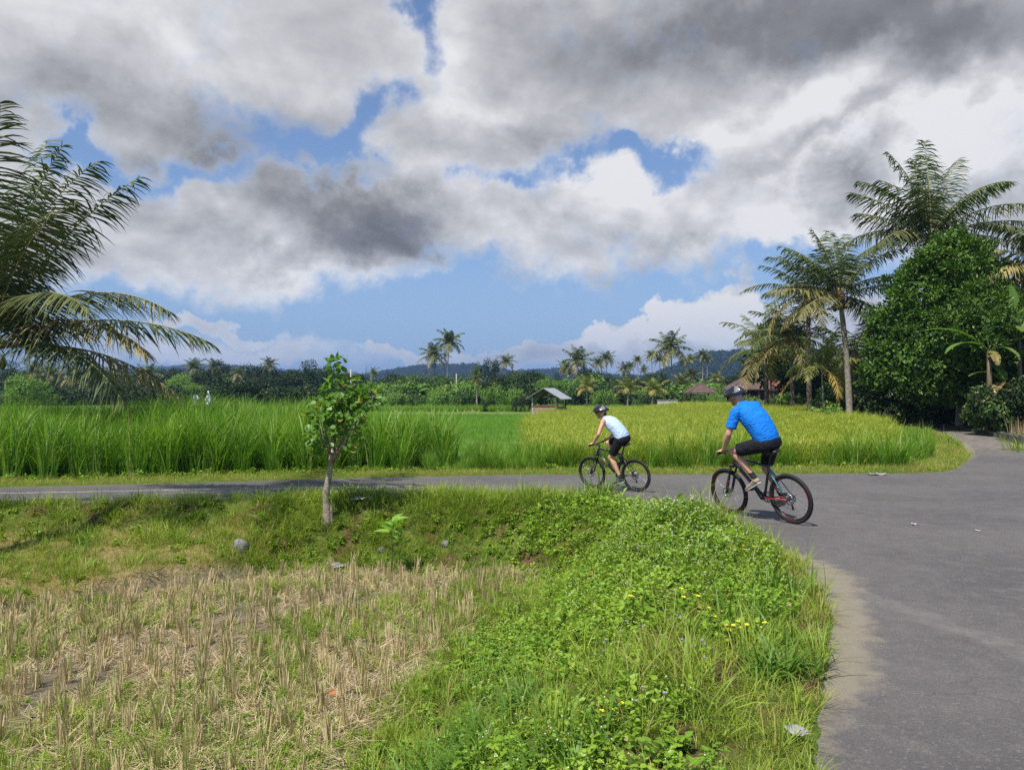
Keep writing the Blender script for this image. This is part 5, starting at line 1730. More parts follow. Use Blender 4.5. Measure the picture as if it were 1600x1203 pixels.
def house():
    D = 86; gz = -.3; f = D / FPX; cx = (1172 - 800) * f
    t = thing('pavilion_house', 'low open-sided house with a wide brown hipped tile roof behind the man', 'house', (cx, D, gz))
    z0 = EYE - (607.5 - HZY) * f - gz; z1 = EYE - (589 - HZY) * f - gz
    mb = MB(); hip_roof(mb, (0, 0), 74 * f, 60 * f, z0, z1, 20 * f); mb.obj('roof', M['tile_brown'], t)
    for i, x in enumerate((-2.2, -1.0, .4, 1.5, 2.3)):
        for y in (-1.8, 1.8):
            part_box('post', t, (x, y, z0 / 2), (.2, .2, z0), 'brick' if i % 2 else 'wood_dark')
    part_box('back_wall', t, (0, 1.5, z0 / 2), (4.6, .15, z0 - .1), 'wood_dark')
    part_box('half_wall', t, (.9, -1.7, .55), (1.6, .12, .5), 'wall_white')
    part_box('platform', t, (0, 0, .15), (5.0, 4.0, .3), 'wall_white')
    D = 92; f = D / FPX; cx = (1206 - 800) * f
    t = thing('outbuilding', 'outbuilding with a faded red tile roof just right of the brown-roofed house', 'building', (cx, D, gz))
    z0 = EYE - (609 - HZY) * f - gz; z1 = EYE - (594 - HZY) * f - gz
    mb = MB(); hip_roof(mb, (0, 0), 40 * f, 40 * f, z0, z1, 12 * f); mb.obj('roof', M['tile_red'], t)
    part_box('wall', t, (0, 0, z0 / 2), (2.4, 2.4, z0), 'wood_dark')
    for px, py, w, D, lab in ((1000, 602, 14, 125, 'tiny pale shed roof among the trees right of the woman'), (1024, 590, 10, 175, 'tiny light building on the far slope below the thin palms')):
        f = D / FPX; z = EYE - (py - HZY) * f - gz
        t = thing('small_building', lab, 'building', ((px - 800) * f, D, gz))
        mb = MB(); hip_roof(mb, (0, 0), w * f, w * f, z - .3, z, w * f * .5); mb.obj('roof', M['tin'], t)
        part_box('wall', t, (0, 0, (z - .4) / 2), (w * f * .8, w * f * .8, z - .4), 'wood_dark')
    t = thing('garden_wall', 'low grey wall strip at the foot of the biggest middle-distance palm', 'wall', ((1043 - 800) / FPX * 84, 84, gz))
    part_box('wall', t, (0, 0, .6), (2.2, .2, .55), 'wall_white'); part_box('coping', t, (0, 0, .92), (2.3, .3, .08), 'stone')


pavilion(); house()


def pylon():
    D = 1500; f = D / FPX
    x = (572 - 800) * f; z0 = EYE - (592 - HZY) * f; h = 26
    t = thing('power_pylon', 'tiny lattice power pylon on the hill crest right of the roadside tree', 'pylon', (x, D, z0))
    mb = MB()
    for sx in (-1, 1):
        for sy in (-1, 1):
            add_tube(mb, [(sx * 2.6, sy * 2.6, -4), (sx * .5, sy * .5, h * .8), (0, 0, h)], .22, 4)
    for k in range(6):
        z = h * k / 7; w = 2.6 - 2.1 * k / 5.6
        add_tube(mb, [(-w, -w, z), (w, -w, z + h / 7)], .12, 4); add_tube(mb, [(w, -w, z), (-w, -w, z + h / 7)], .12, 4)
    for k in (.72, .84): add_tube(mb, [(-4, 0, h * k), (4, 0, h * k)], .2, 4)
    mb.obj('lattice', plain('galvanised_steel', (0.2, 0.21, 0.23), .6), t)


pylon()
for px, y0, y1, D, w, lab in ((713, 584, 618, 100, .08, 'pale bare pole standing between the palm pair and the dark trees'), (548, 577, 612, 90, .10, 'bare pale stem rising behind the roadside tree crown')):
    f = D / FPX; mb = MB(); h = (608 - y0) * f + 2.1
    add_tube(mb, [(0, 0, 0), (.02, 0, h / 2), (0, 0, h)], [w, w * .9, w * .8], 8)
    o = mb.obj('pole', M['post_pale'], None, label=lab, cat='pole'); o.location = ((px - 800) * f, D, -.3)


def scarecrow(px, top, bot, D, w, lab, flag):
    f = D / FPX
    t = thing('bird_scarer', lab, 'bird scarer', ((px - 800) * f, D, -.3))
    h = EYE - (top - HZY) * f + .3
    mb = MB(); add_tube(mb, [(0, 0, 0), (0, 0, h)], .012, 5); mb.obj('stick', M['post_pale'], t)
    mb = MB(); hh = (bot - top) * f
    n = 9; V = []
    for i in range(n):
        u = i / (n - 1)
        wd = (w * f) * ((.06 + .94 * u) if flag else (.8 + .2 * math.sin(u * 5)))
        for j in range(5):
            v = j / 4 - .5
            V.append((v * wd + .03 * math.sin(u * 5), .05 * math.sin(v * 9 + u * 4), h - u * hh + .02 * math.sin(v * 11)))
    F = [[i * 5 + j, i * 5 + j + 1, i * 5 + j + 6, i * 5 + j + 5] for i in range(n - 1) for j in range(4)]
    mb.add(V, F)
    o = mb.obj('cloth', M['cloth'], t)
    sm = o.modifiers.new('thick', 'SOLIDIFY'); sm.thickness = .01


scarecrow(325, 611, 634, 21.5, 14, 'pointed white cloth on a stick standing above the tall grass', True)
scarecrow(305, 618, 630, 22, 11, 'small crumpled white cloth on a stick left of the pointed one in the tall grass', False)


def kerb():
    pts = [(17.0, 25.6), (18.85, 29.6), (19.4, 31.6), (19.9, 33.6)]
    a = np.array(pts); t = thing('stone_kerb', 'low weathered stone kerb along the far side of the side lane', 'kerb', (a[0][0], a[0][1], 0))
    a = np.array([(16.45, 24.6), (16.85, 25.8), (17.3, 27.6), (17.75, 29.4), (18.2, 31.4), (18.8, 34.5)])
    mb = MB()
    for p, q in zip(a[:-1], a[1:]):
        d = q - p; L = np.hypot(*d); n = max(2, int(L / .42))
        for i in range(n):
            c = p + d * (i + .5) / n
            V, F = box((0, 0, 0), (L / n * .97, .22, .26 + rng.normal(0, .02)), math.atan2(d[1], d[0]) + rng.normal(0, .03))
            V = V + rng.normal(0, .022, V.shape) + [c[0] - pts[0][0], c[1] - pts[0][1], .14]
            mb.add(V, F, smooth=False)
    M['stone_dark'] = plain('mossy_kerb_stone', (0.09, 0.085, 0.075), 0.95, noise=((0.05, 0.06, 0.03), 5, .9), bump=1.0, bscale=12)
    mb.obj('stone_course', M['stone_dark'], t)


kerb()


def rock(px, py, D, w, h, label, name='rock', mat='stone', cat='rock'):
    if name == 'rock':                           # where the sight line meets the ground
        D = 11.0
        for _ in range(80):
            g = float(ground_z((px - 800) / FPX * D, D, False)); D = D * .6 + .4 * (EYE - g - .02) * FPX / (py - HZY)
    x = (px - 800) / FPX * D; z = float(ground_z(x, D, False))
    mb = MB(); V, F, C = sphere((0, 0, 0), (1, 1, 1), 16, 10)
    n = np.array([fbm(V[:, 0] * 1.3 + px, V[:, 1] * 1.3 + V[:, 2] * 1.7, 5)]).T
    V = V * (.75 + .5 * n) * [w / 2, w / 2.4, h / 1.5]
    mb.add(V, F, smooth=False); mb.F.append(C); mb.M.append(np.zeros(len(C))); mb.S.append(np.zeros(len(C), bool))
    o = mb.obj(name, M[mat], None, label=label, cat=cat); o.location = (x, D, z + h * .02); o.rotation_euler = (0, 0, px)
    return o


rock(376, 853, 11.0, .30, .20, 'grey rounded rock lying on the edge of the stubble field')
rock(597, 858, 11.6, .15, .09, 'small grey rock in the weeds below the roadside tree')
rock(696, 848, 11.7, .16, .10, 'grey stone poking out of the grassy bank')
rock(944, 852, 10.9, .22, .13, 'left stone of the old culvert in the bank')
rock(975, 846, 10.9, .28, .17, 'largest stone of the old culvert in the bank')
rock(1008, 856, 10.6, .20, .12, 'right stone of the old culvert in the bank')
rock(985, 864, 10.5, .20, .09, 'flat lowest stone of the old culvert in the bank')


def scrap(px, py, w, label, cat='litter', name='plastic_scrap', col='scrap', D=None, seed=0, zc=None):
    # solve the distance at which the ray meets the ground
    if D is None:
        D = 5.0
        for _ in range(60):
            x = (px - 800) / FPX * D; g = float(ground_z(x, D, False)); D = D * .5 + .5 * (EYE - g) * FPX / (py - HZY)
    x = (px - 800) / FPX * D; g = float(ground_z(x, D, False)) + .012
    n = 9; r_ = np.random.default_rng(int(seed * 10 + px))
    gx, gy = np.meshgrid(np.linspace(-.5, .5, n), np.linspace(-.5, .5, n))
    gz = (fbm(gx * 4 + px, gy * 4, 5) - .3) * .35
    V = np.stack([gx * (1 + .3 * r_.random(gx.shape)), gy * .7, gz], -1).reshape(-1, 3) * w
    F = [[i * n + j, i * n + j + 1, (i + 1) * n + j + 1, (i + 1) * n + j] for i in range(n - 1) for j in range(n - 1) if not (i in (0, n - 2) and j in (0, n - 2))]
    mb = MB(); mb.add(V, F)
    o = mb.obj(name, M[col], None, label=label, cat=cat); o.location = (x, D, g + (zc or 0)); o.rotation_euler = (0, 0, seed)
    sm = o.modifiers.new('thick', 'SOLIDIFY'); sm.thickness = .002


M['dead_leaf'] = plain('dead_leaf', (0.36, 0.14, 0.05), .8)
M['yellow_bag'] = plain('yellow_plastic', (0.5, 0.3, 0.03), .5)
M['speck'] = plain('bleached_leaf', (0.36, 0.34, 0.3), .8)
scrap(1370, 742, .34, 'crumpled white plastic on the edge of the far grass verge', zc=-.005)
scrap(1243, 1160, .11, 'clear white plastic scrap in the grass at the bottom road edge', zc=.05, seed=2)
scrap(528, 832, .22, 'grey-white plastic rag on the bank just right of the small tree trunk', zc=.05, seed=1)
scrap(520, 852, .18, 'larger dirty plastic rag on the bank below the small tree', zc=.05, seed=3)
scrap(1428, 820, .10, 'small bleached leaf lying on the asphalt right of the cyclists', name='fallen_leaf', col='speck', cat='leaf', seed=1)
scrap(1527, 830, .06, 'tiny pale scrap on the asphalt near the right edge', name='fallen_leaf', col='speck', cat='leaf', seed=2)
scrap(521, 1087, .11, 'rusty brown dead leaf among the stubble', name='dead_leaf', col='dead_leaf', cat='leaf', seed=2, zc=.02)
scrap(565, 795, .30, 'pale broken piece of wood lying on the verge right of the small tree', name='wood_piece', col='speck', cat='wood', seed=.3, zc=.03)
o = rock(1441, 626, 29.5, .12, .17, 'yellow plastic bag hanging in the shade under the dark broad tree', 'plastic_bag', 'yellow_bag', 'bag'); o.location.z = EYE - (624 - HZY) / FPX * 29.5
o.location.y = 30.4; o.location.x = (1441 - 800) / FPX * 30.4; o.location.z = EYE - (626 - HZY) / FPX * 30.4


def clump(px, D, label, n, L, w, mat='cane', spread_=.3, lean=.2, curve=.8, name='grass_clump', cat='grass clump'):
    x = (px - 800) / FPX * D; z = float(ground_z(x, D, False)) - .02
    a = rng.uniform(0, 6.283, n); r = spread_ * np.sqrt(rng.random(n)); b = np.stack([r * np.cos(a), r * np.sin(a), np.zeros(n)], 1)
    mb = MB(); mb.add(*blades(b, L * rng.uniform(.45, 1.1, n), w, a + rng.normal(0, .4, n), np.abs(rng.normal(lean, .15, n)), rng.uniform(.1, curve * 1.6, n), k=6, tint=(rng.random(n) < .05) * .6))
    o = mb.obj(name, M[mat], None, label=label, cat=cat); o.location = (x, D, z)


clump(1390, 19.6, 'tall spiky green grass clump standing alone before the rice at the lane corner', 110, 1.35, .035, spread_=.34, lean=.28)
clump(942, 12.75, 'green grass clump on the near verge hiding the front wheel of the woman\'s bicycle', 80, .66, .024, mat='grass_dark', spread_=.24, lean=.22, curve=.7)
clump(905, 12.9, 'smaller grass clump left of the one before the woman\'s front wheel', 34, .42, .02, mat='grass_dark', spread_=.16, lean=.3, curve=.9)
clump(1597, 23.3, 'grass clump growing at the right end of the side lane', 90, .6, .022, mat='grass', spread_=.5, lean=.3)


def sapling(px, py, ptop, D, label, nl, L):
    x = (px - 800) / FPX * D; z = float(ground_z(x, D, False)) - .02; h = EYE - (ptop - HZY) / FPX * D - z
    t = thing('sapling', label, 'sapling', (x, D, z))
    mb = MB(); add_tube(mb, [(0, 0, 0), (.01, 0, h * .5), (0, .01, h)], [.009, .007, .004], 6); mb.obj('stem', M['trunk_dark'], t)
    mb = MB(); k = nl; a = np.arange(k) * 2.4; s = rng.uniform(.72, 1, k)
    d = np.stack([np.cos(a), np.sin(a), rng.uniform(.2, .9, k)], 1)
    mb.add(*leaves(np.stack([0 * s, 0 * s, h * s], 1), d, np.tile([0, 0, 1.0], (k, 1)) + rng.normal(0, .2, (k, 3)), L, L * .36, bend=.3)); mb.obj('foliage', M['leaf_l'], t)


M['leaf_l'] = veg('light_leaf', (0.16, 0.33, 0.03), (0.24, 0.42, 0.06), transl=.4)
sapling(612, 880, 815, 11.2, 'light green sapling with a tuft of long leaves on the bank below the road', 12, .26)
sapling(1085, 1110, 1085, 4.9, 'young broad-leaved seedling in the weeds nearest the camera', 12, .16)
sapling(400, 812, 806, 12.1, 'single bright-leaved seedling on the bank left of the roadside tree', 5, .16)

# tree outside the frame whose crown shades the verge and the road at the left
t = mid_tree('leafy tree standing outside the left edge of the picture, shading the verge', -205, 400, 150, 11.3, 'round', base=-.4)

# ------------------------------------------------------------------ bicycles
M['rubber'] = plain('tyre_rubber', (0.018, 0.018, 0.019), .75, spec=.3)
M['black'] = plain('black_paint', (0.014, 0.014, 0.017), .3, coat=.5)
M['alloy_black'] = plain('black_alloy', (0.03, 0.03, 0.033), .4, metal=.5)
M['steel'] = plain('steel', (0.42, 0.43, 0.45), .35, metal=.9)
M['teal'] = plain('teal_paint', (0.02, 0.19, 0.23), .3, coat=.6)
M['redp'] = plain('red_paint', (0.32, 0.02, 0.02), .35, coat=.4)
M['bronze'] = plain('bronze_paint', (0.22, 0.11, 0.06), .35, coat=.4)
M['saddle'] = plain('saddle_cover', (0.02, 0.02, 0.02), .5)


def torus(mb, c, Rr, r, nu=56, nv=10, knob=0.0, asp=1.0, **kw):
    u = np.arange(nu) / nu * 2 * math.pi; v = np.arange(nv) / nv * 2 * math.pi
    U, Vv = np.meshgrid(u, v, indexing='ij')
    kn = knob * ((np.arange(nu)[:, None] + (np.arange(nv)[None] % 2)) % 2) * (np.cos(Vv) > .1)
    rr = r + kn
    x = (Rr + rr * np.cos(Vv)) * np.cos(U); z = (Rr + rr * np.cos(Vv)) * np.sin(U); y = rr * np.sin(Vv) * asp
    P = np.stack([x, y, z], -1).reshape(-1, 3) + c
    i = np.arange(nu)[:, None]; j = np.arange(nv)[None]
    F = np.stack([i * nv + j, ((i + 1) % nu) * nv + j, ((i + 1) % nu) * nv + (j + 1) % nv, i * nv + (j + 1) % nv], -1).reshape(-1, 4)
    mb.add(P, F[:, ::-1], **kw)


def disc(mb, c, r, w, n=24, **kw):
    add_tube(mb, [np.array(c) - [0, w / 2, 0], np.array(c) + [0, w / 2, 0]], r, n, **kw)


WR = .345


def wheel(t, cx, cz, rim_mat, rear, steer=0.0, accent=None):
    """rim is the part, tyre, hub, spokes and discs hang on it"""
    mb = MB(); torus(mb, (0, 0, 0), WR - .060, .011, 56, 8, asp=1.25)
    w = mb.obj('wheel', M[rim_mat], t); w.location = (cx, 0, cz); w.rotation_euler = (0, 0, steer)
    mb = MB(); torus(mb, (0, 0, 0), WR - .0275, .0255, 96, 12, knob=.0035); mb.obj('tyre', M['rubber'], w)
    if accent:
        mb = MB()
        for k in range(3):
            a0 = k * 2.094 + .4; a = np.linspace(a0, a0 + .8, 12)
            for sy in (-1, 1):
                add_tube(mb, np.stack([np.cos(a) * (WR - .06), np.full(12, sy * .0145), np.sin(a) * (WR - .06)], 1), .004, 5)
        mb.obj('rim_decal', M[accent], w)
    mb = MB()
    for k in range(28):
        a = k * 2 * math.pi / 28; s = 1 if k % 2 else -1; off = (.6 if (k // 2) % 2 else -.6)
        p0 = np.array([math.cos(a + off) * .022, s * .028, math.sin(a + off) * .022]); p1 = np.array([math.cos(a), 0, math.sin(a)]) * (WR - .068)
        add_tube(mb, [p0, p1], .0013, 4, cap=False)
    mb.obj('spokes', M['steel'], w)
    mb = MB(); disc(mb, (0, 0, 0), .018, .10); disc(mb, (0, .03, 0), .03, .006); disc(mb, (0, -.03, 0), .03, .006); disc(mb, (0, 0, 0), .008, .14)
    mb.obj('hub', M['alloy_black'], w)
    mb = MB(); torus(mb, (0, .042, 0), .068, .012, 36, 4, asp=.12)
    for k in range(6):
        a = k * math.pi / 3; add_tube(mb, [(math.cos(a) * .02, .042, math.sin(a) * .02), (math.cos(a + .5) * .062, .042, math.sin(a + .5) * .062)], .004, 4)
    mb.obj('brake_disc', M['steel'], w)
    if rear:
        mb = MB()
        for i, r in enumerate((.062, .055, .048, .041, .035, .029, .024)):
            disc(mb, (0, -.030 - i * .0045, 0), r, .002, 28)
        mb.obj('cassette', M['steel'], w)
    return w


def rot2(v, a):
    return (v[0] * math.cos(a) - v[1] * math.sin(a), v[0] * math.sin(a) + v[1] * math.cos(a))


def bicycle(label, loc, yaw, lean, pitch, crank, steer, cols, scale=1.0):
    t = thing('bicycle', label, 'bicycle', loc)
    t.rotation_euler = (-R(lean), R(pitch), yaw); t.scale = (scale,) * 3
    BB = np.array([.44, 0, .315]); RA = np.array([0, 0, WR]); FA = np.array([1.085, 0, WR])
    HT = np.array([.845, 0, .90]); HB = np.array([.895, 0, .775]); ST = np.array([.275, 0, .80]); SC = np.array([.29, 0, .745])
    wheel(t, 0, WR, 'alloy_black', True, 0, cols.get('rim'))
    # frame: main tubes in one mesh, stays in another colour
    mb = MB()
    add_tube(mb, [HB + [.004, 0, 0] - [0, 0, .0], HT], [.024, .022], 12)
    add_tube(mb, [HB + (HT - HB) * .78, ST + [0.01, 0, -.035]], [.021, .016], 10)
    add_tube(mb, [HB + (HT - HB) * .22, BB + (HB - BB) * .5, BB], [.024, .026, .024], 10)
    add_tube(mb, [BB, ST], [.019, .017], 10)
    disc(mb, BB, .026, .074, 16)
    fr = mb.obj('frame', M[cols['frame']], t)
    mb = MB()
    for s in (-1, 1):
        add_tube(mb, [SC + [0, s * .012, -.03], SC * .6 + RA * .4 + [0, s * .05, 0], RA + [.012, s * .062, .012]], [.009, .009, .008], 8)
    mb.obj('seat_stays', M[cols['stay']], t)
    mb = MB()
    for s in (-1, 1):
        add_tube(mb, [BB + [-.02, s * .03, 0], BB * .6 + RA * .4 + [0, s * .052, 0], RA + [.01, s * .062, 0]], [.012, .010, .009], 8)
    mb.obj('chain_stays', M[cols['chainstay']], t)
    mb = MB(); d = (HB - BB)
    add_tube(mb, [BB + d * .35 + [0, .018, 0], BB + d * .8 + [0, .018, 0]], .012, 6); add_tube(mb, [BB + d * .35 - [0, .018, 0], BB + d * .8 - [0, .018, 0]], .012, 6)
    mb.obj('frame_decal', M[cols['decal']], fr)
    # seat post and saddle
    SP = ST + (ST - BB) / np.linalg.norm(ST - BB) * .15
    mb = MB(); add_tube(mb, [ST - (ST - BB) * .05, SP], .0135, 10)
    mb.obj('seat_post', M['alloy_black'], t)
    mb = MB(); top = SP[2] + .035
    sec = [(-.13, .050, .018), (-.11, .073, .026), (-.06, .074, .028), (0, .045, .026), (.06, .026, .022), (.12, .020, .018), (.145, .012, .010)]
    n = 12; V = []
    for (x, hw, hh) in sec:
        for j in range(n):
            a = j / n * 2 * math.pi
            V.append((SP[0] + .0 + x, math.cos(a) * hw, top + math.sin(a) * hh + (.012 if x < -.08 else 0)))
    F = [[i * n + j, i * n + (j + 1) % n, (i + 1) * n + (j + 1) % n, (i + 1) * n + j] for i in range(len(sec) - 1) for j in range(n)]
    mb.add(V, F); mb.add([V[j] for j in range(n)] , [[0, 1, 2, 3], [0, 3, 4, 5], [0, 5, 6, 7], [0, 7, 8, 9], [0, 9, 10, 11]])
    sd = mb.obj('saddle', M['saddle'], t)
    mb = MB()
    for s in (-1, 1): add_tube(mb, [(SP[0] - .10, s * .03, top - .01), (SP[0] - .04, s * .022, top - .035), (SP[0] + .05, s * .022, top - .035), (SP[0] + .11, s * .008, top - .01)], .0035, 5)
    mb.obj('saddle_rails', M['steel'], sd)
    # drivetrain
    ca, sa = crank
    pL = BB + [ca * .17, .0, sa * .17]; pR = BB - [ca * .17, 0, sa * .17]
    mb = MB(); disc(mb, BB, .012, .15, 12)
    add_tube(mb, [BB + [0, .068, 0], pL + [0, .082, 0]], [.014, .011], 8); add_tube(mb, [BB - [0, .068, 0], pR - [0, .082, 0]], [.014, .011], 8)
    cr = mb.obj('crankset', M['alloy_black'], t)
    mb = MB()
    for r_, y_ in ((.078, -.046), (.062, -.039)):
        torus(mb, BB + [0, y_, 0], r_, .007, 40, 4, asp=.25)
        for k in range(4):
            a = k * math.pi / 2; add_tube(mb, [BB + [0, y_, 0], BB + [math.cos(a) * r_, y_, math.sin(a) * r_]], .005, 4)
    mb.obj('chainring', M['steel'], cr)
    for P_, s in ((pL, 1), (pR, -1)):
        mb = MB(); c = P_ + [0, s * .135, 0]
        for dx in (-.035, .035):
            V, F = box(c + [dx, 0, 0], (.012, .09, .014)); mb.add(V, F, smooth=False)
        for dy in (-.04, 0, .04):
            V, F = box(c + [0, dy, 0], (.072, .010, .014)); mb.add(V, F, smooth=False)
        mb.obj('pedal', M['alloy_black'], t)
    mb = MB(); a = np.linspace(0, 1, 2)
    ch = [BB + [0, -.046, .078], RA + [0, -.043, .045]]; add_tube(mb, ch, .004, 4)
    ar = [BB + [math.cos(q) * .079, -.046, math.sin(q) * .079] for q in np.linspace(math.pi / 2, -math.pi / 2, 10)]; add_tube(mb, ar, .004, 4)
    ar = [RA + [math.cos(q) * .045, -.043, math.sin(q) * .045] for q in np.linspace(math.pi / 2, math.pi * 1.35, 8)]; add_tube(mb, ar, .004, 4)
    add_tube(mb, [BB + [0, -.046, -.079], RA + [.04, -.045, -.155], RA + [.0, -.045, -.145], RA + [.035, -.045, -.08]], .004, 4)
    mb.obj('chain', M['steel'], t)
    mb = MB(); add_tube(mb, [RA + [-.01, -.075, -.02], RA + [.005, -.075, -.06], RA + [.035, -.06, -.085]], [.014, .016, .012], 8)
    add_tube(mb, [RA + [.035, -.05, -.085], RA + [.03, -.05, -.155]], [.012, .012], 6); disc(mb, RA + [.035, -.045, -.085], .018, .008); disc(mb, RA + [.025, -.045, -.155], .018, .008)
    mb.obj('derailleur', M['alloy_black'], t)
    mb = MB(); V, F = box(RA + [.04, .05, .075], (.05, .03, .035), 0); mb.add(V, F, smooth=False); mb.obj('rear_brake', M['alloy_black'], t)
    # front end, turned a little with the bars
    ax = (HT - HB) / np.linalg.norm(HT - HB)
    pivot = bpy.data.objects.new('front_end', None)
    mb = MB()
    # fork: crown, stanchions, lowers, arch
    CR_ = HB - ax * .03
    CR_ = np.array([HB[0] + .012, 0, HB[2] - .03])
    V, F = box(CR_, (.055, .15, .035)); mb.add(V, F, smooth=False)
    for s in (-1, 1):
        add_tube(mb, [CR_ + [0, s * .062, 0], CR_ + (FA - CR_) * .45 + [.0, s * .062, 0]], .0145, 10)
    add_tube(mb, [HB - ax * .03, HT + ax * .02], .014, 10)
    fk = mb.obj('fork', M['alloy_black'], t)
    mb = MB()
    for s in (-1, 1):
        add_tube(mb, [CR_ + (FA - CR_) * .38 + [.0, s * .062, 0], FA + [-.012, s * .062, .01], FA + [0, s * .06, -.015]], [.021, .019, .015], 10)
    add_tube(mb, [CR_ + (FA - CR_) * .42 + [.012, -.062, 0], CR_ + (FA - CR_) * .34 + [.03, -.03, 0], CR_ + (FA - CR_) * .34 + [.03, .03, 0], CR_ + (FA - CR_) * .42 + [.012, .062, 0]], .011, 6)
    mb.obj('fork_legs', M[cols['fork']], fk)
    mb = MB(); add_tube(mb, [CR_ + (FA - CR_) * .5 + [-.012, .075, 0], CR_ + (FA - CR_) * .8 + [-.012, .075, 0]], .009, 6); mb.obj('fork_decal', M[cols['decal']], fk)
    fw = wheel(t, FA[0], FA[2], 'alloy_black', False, 0, cols.get('rim'))
    SM = HT + ax * .035; BC = np.array([SM[0] + .055, 0, SM[2] + .035])
    mb = MB(); add_tube(mb, [SM + [0, 0, -.015], SM + [0, 0, .02]], .019, 10); add_tube(mb, [SM, BC], [.016, .018], 8); stem = mb.obj('stem', M['alloy_black'], t)
    hb = []
    for y in np.linspace(-.36, .36, 17):
        u = abs(y) / .36; hb.append((BC[0] - .045 * u ** 1.5, y, BC[2] + .028 * ss(.12, .45, u)))
    mb = MB(); add_tube(mb, hb, [.0115] * 6 + [.0155] * 5 + [.0115] * 6, 10); bar = mb.obj('handlebar', M['alloy_black'], t)
    gr = {}
    for s in (-1, 1):
        p0 = np.array([BC[0] - .045 * (.24 / .36) ** 1.5, s * .24, BC[2] + .028]); p1 = np.array([BC[0] - .045, s * .362, BC[2] + .028])
        mb = MB(); add_tube(mb, [p0, p1], .0165, 12); mb.obj('grip', M['rubber'], bar)
        mb = MB(); lv = p0 + [.0, -s * .03, 0]
        add_tube(mb, [lv, lv + [.03, s * .01, -.012], lv + [.055, s * .05, -.022], lv + [.055, s * .10, -.025]], [.010, .008, .006, .005], 6)
        add_tube(mb, [lv + [-.01, -s * .02, -.02], lv + [.02, -s * .02, -.02]], .014, 6)
        mb.obj('brake_lever', M['alloy_black'], bar)
        gr[s] = (p0 + p1) / 2
    mb = MB()
    add_tube(mb, [BC + [.03, .2, -.01], BC + [.09, .1, .0], HB + [.06, .03, .05], CR_ + [.02, .05, -.1], FA + [-.02, .075, .12]], .0028, 5)
    add_tube(mb, [BC + [.03, -.2, -.01], BC + [.08, -.08, -.02], HT + [.03, -.03, -.06], BB + (HB - BB) * .7 + [0, -.03, .0]], .0028, 5)
    mb.obj('brake_hoses', M['rubber'], t)
    M44 = Matrix.Translation(Vector(loc)) @ t.rotation_euler.to_matrix().to_4x4()
    return t, dict(BB=BB, pL=pL + [0, .135, 0], pR=pR - [0, .135, 0], grips=gr, saddle=(SP[0], top + .03))


# ------------------------------------------------------------------ people
def fuse(name, comps, voxel, mat, parent, smooth=6, **kw):
    """closed overlapping pieces grown into one continuous skin"""
    mb = MB()
    for c in comps:
        if c[0] == 'e':
            add_sphere(mb, c[1], c[2], 18, 12)
        elif c[0] == 't':
            add_tube(mb, c[1], c[2], 16)
            add_sphere(mb, c[1][0], c[2][0], 16, 10); add_sphere(mb, c[1][-1], c[2][-1], 16, 10)
        elif c[0] == 'f':            # flat-ended tube (hems)
            add_tube(mb, c[1], c[2], 18)
        elif c[0] == 'l':            # loft of ellipses across y
            secs = c[1]; n = 24; V = []
            cs = np.array([s[0] for s in secs], float); T = np.gradient(cs, axis=0)
            for s, tt in zip(secs, T):
                tt = tt / np.linalg.norm(tt); B = np.cross(tt, [0, 1.0, 0]); B /= np.linalg.norm(B)
                for j in range(n):
                    a = j / n * 2 * math.pi
                    ca, sa = math.cos(a), math.sin(a)
                    V.append(np.array(s[0]) + np.array([0, 1.0, 0]) * math.copysign(abs(ca) ** .85, ca) * s[1] + B * math.copysign(abs(sa) ** .9, sa) * s[2])
            k = len(secs)
            F = [[i * n + j, i * n + (j + 1) % n, (i + 1) * n + (j + 1) % n, (i + 1) * n + j] for i in range(k - 1) for j in range(n)]
            m0 = mb.n; mb.add(V + [np.array(secs[0][0]), np.array(secs[-1][0])], F)
            caps = [[k * n, (j + 1) % n, j] for j in range(n)] + [[k * n + 1, (k - 1) * n + j, (k - 1) * n + (j + 1) % n] for j in range(n)]
            mb.F.append(np.array(caps) + m0); mb.M.append(np.zeros(len(caps))); mb.S.append(np.ones(len(caps), bool))
    me = mb.mesh(name, mat)
    tmp = bpy.data.objects.new('tmp', me); COL.objects.link(tmp)
    md = tmp.modifiers.new('r', 'REMESH'); md.mode = 'VOXEL'; md.voxel_size = voxel; md.use_smooth_shade = True
    sm = tmp.modifiers.new('s', 'SMOOTH'); sm.iterations = smooth; sm.factor = .5
    dg = bpy.context.evaluated_depsgraph_get(); dg.update()
    res = bpy.data.meshes.new_from_object(tmp.evaluated_get(dg))
    bpy.data.objects.remove(tmp)
    res.materials.clear(); res.materials.append(mat)
    o = bpy.data.objects.new(name, res); COL.objects.link(o)
    if parent is not None: o.parent = parent
    tag(o, **kw)
    return o


def ik(a, b, l1, l2, pole):
    a, b = np.array(a, float), np.array(b, float); d = b - a; L = np.linalg.norm(d); L = min(L, (l1 + l2) * .995)
    u = d / np.linalg.norm(d); x = (l1 * l1 - l2 * l2 + L * L) / (2 * L); h = math.sqrt(max(0, l1 * l1 - x * x))
    p = np.array(pole, float); p = p - u * np.dot(p, u); p /= np.linalg.norm(p)
    return a + u * x + p * h


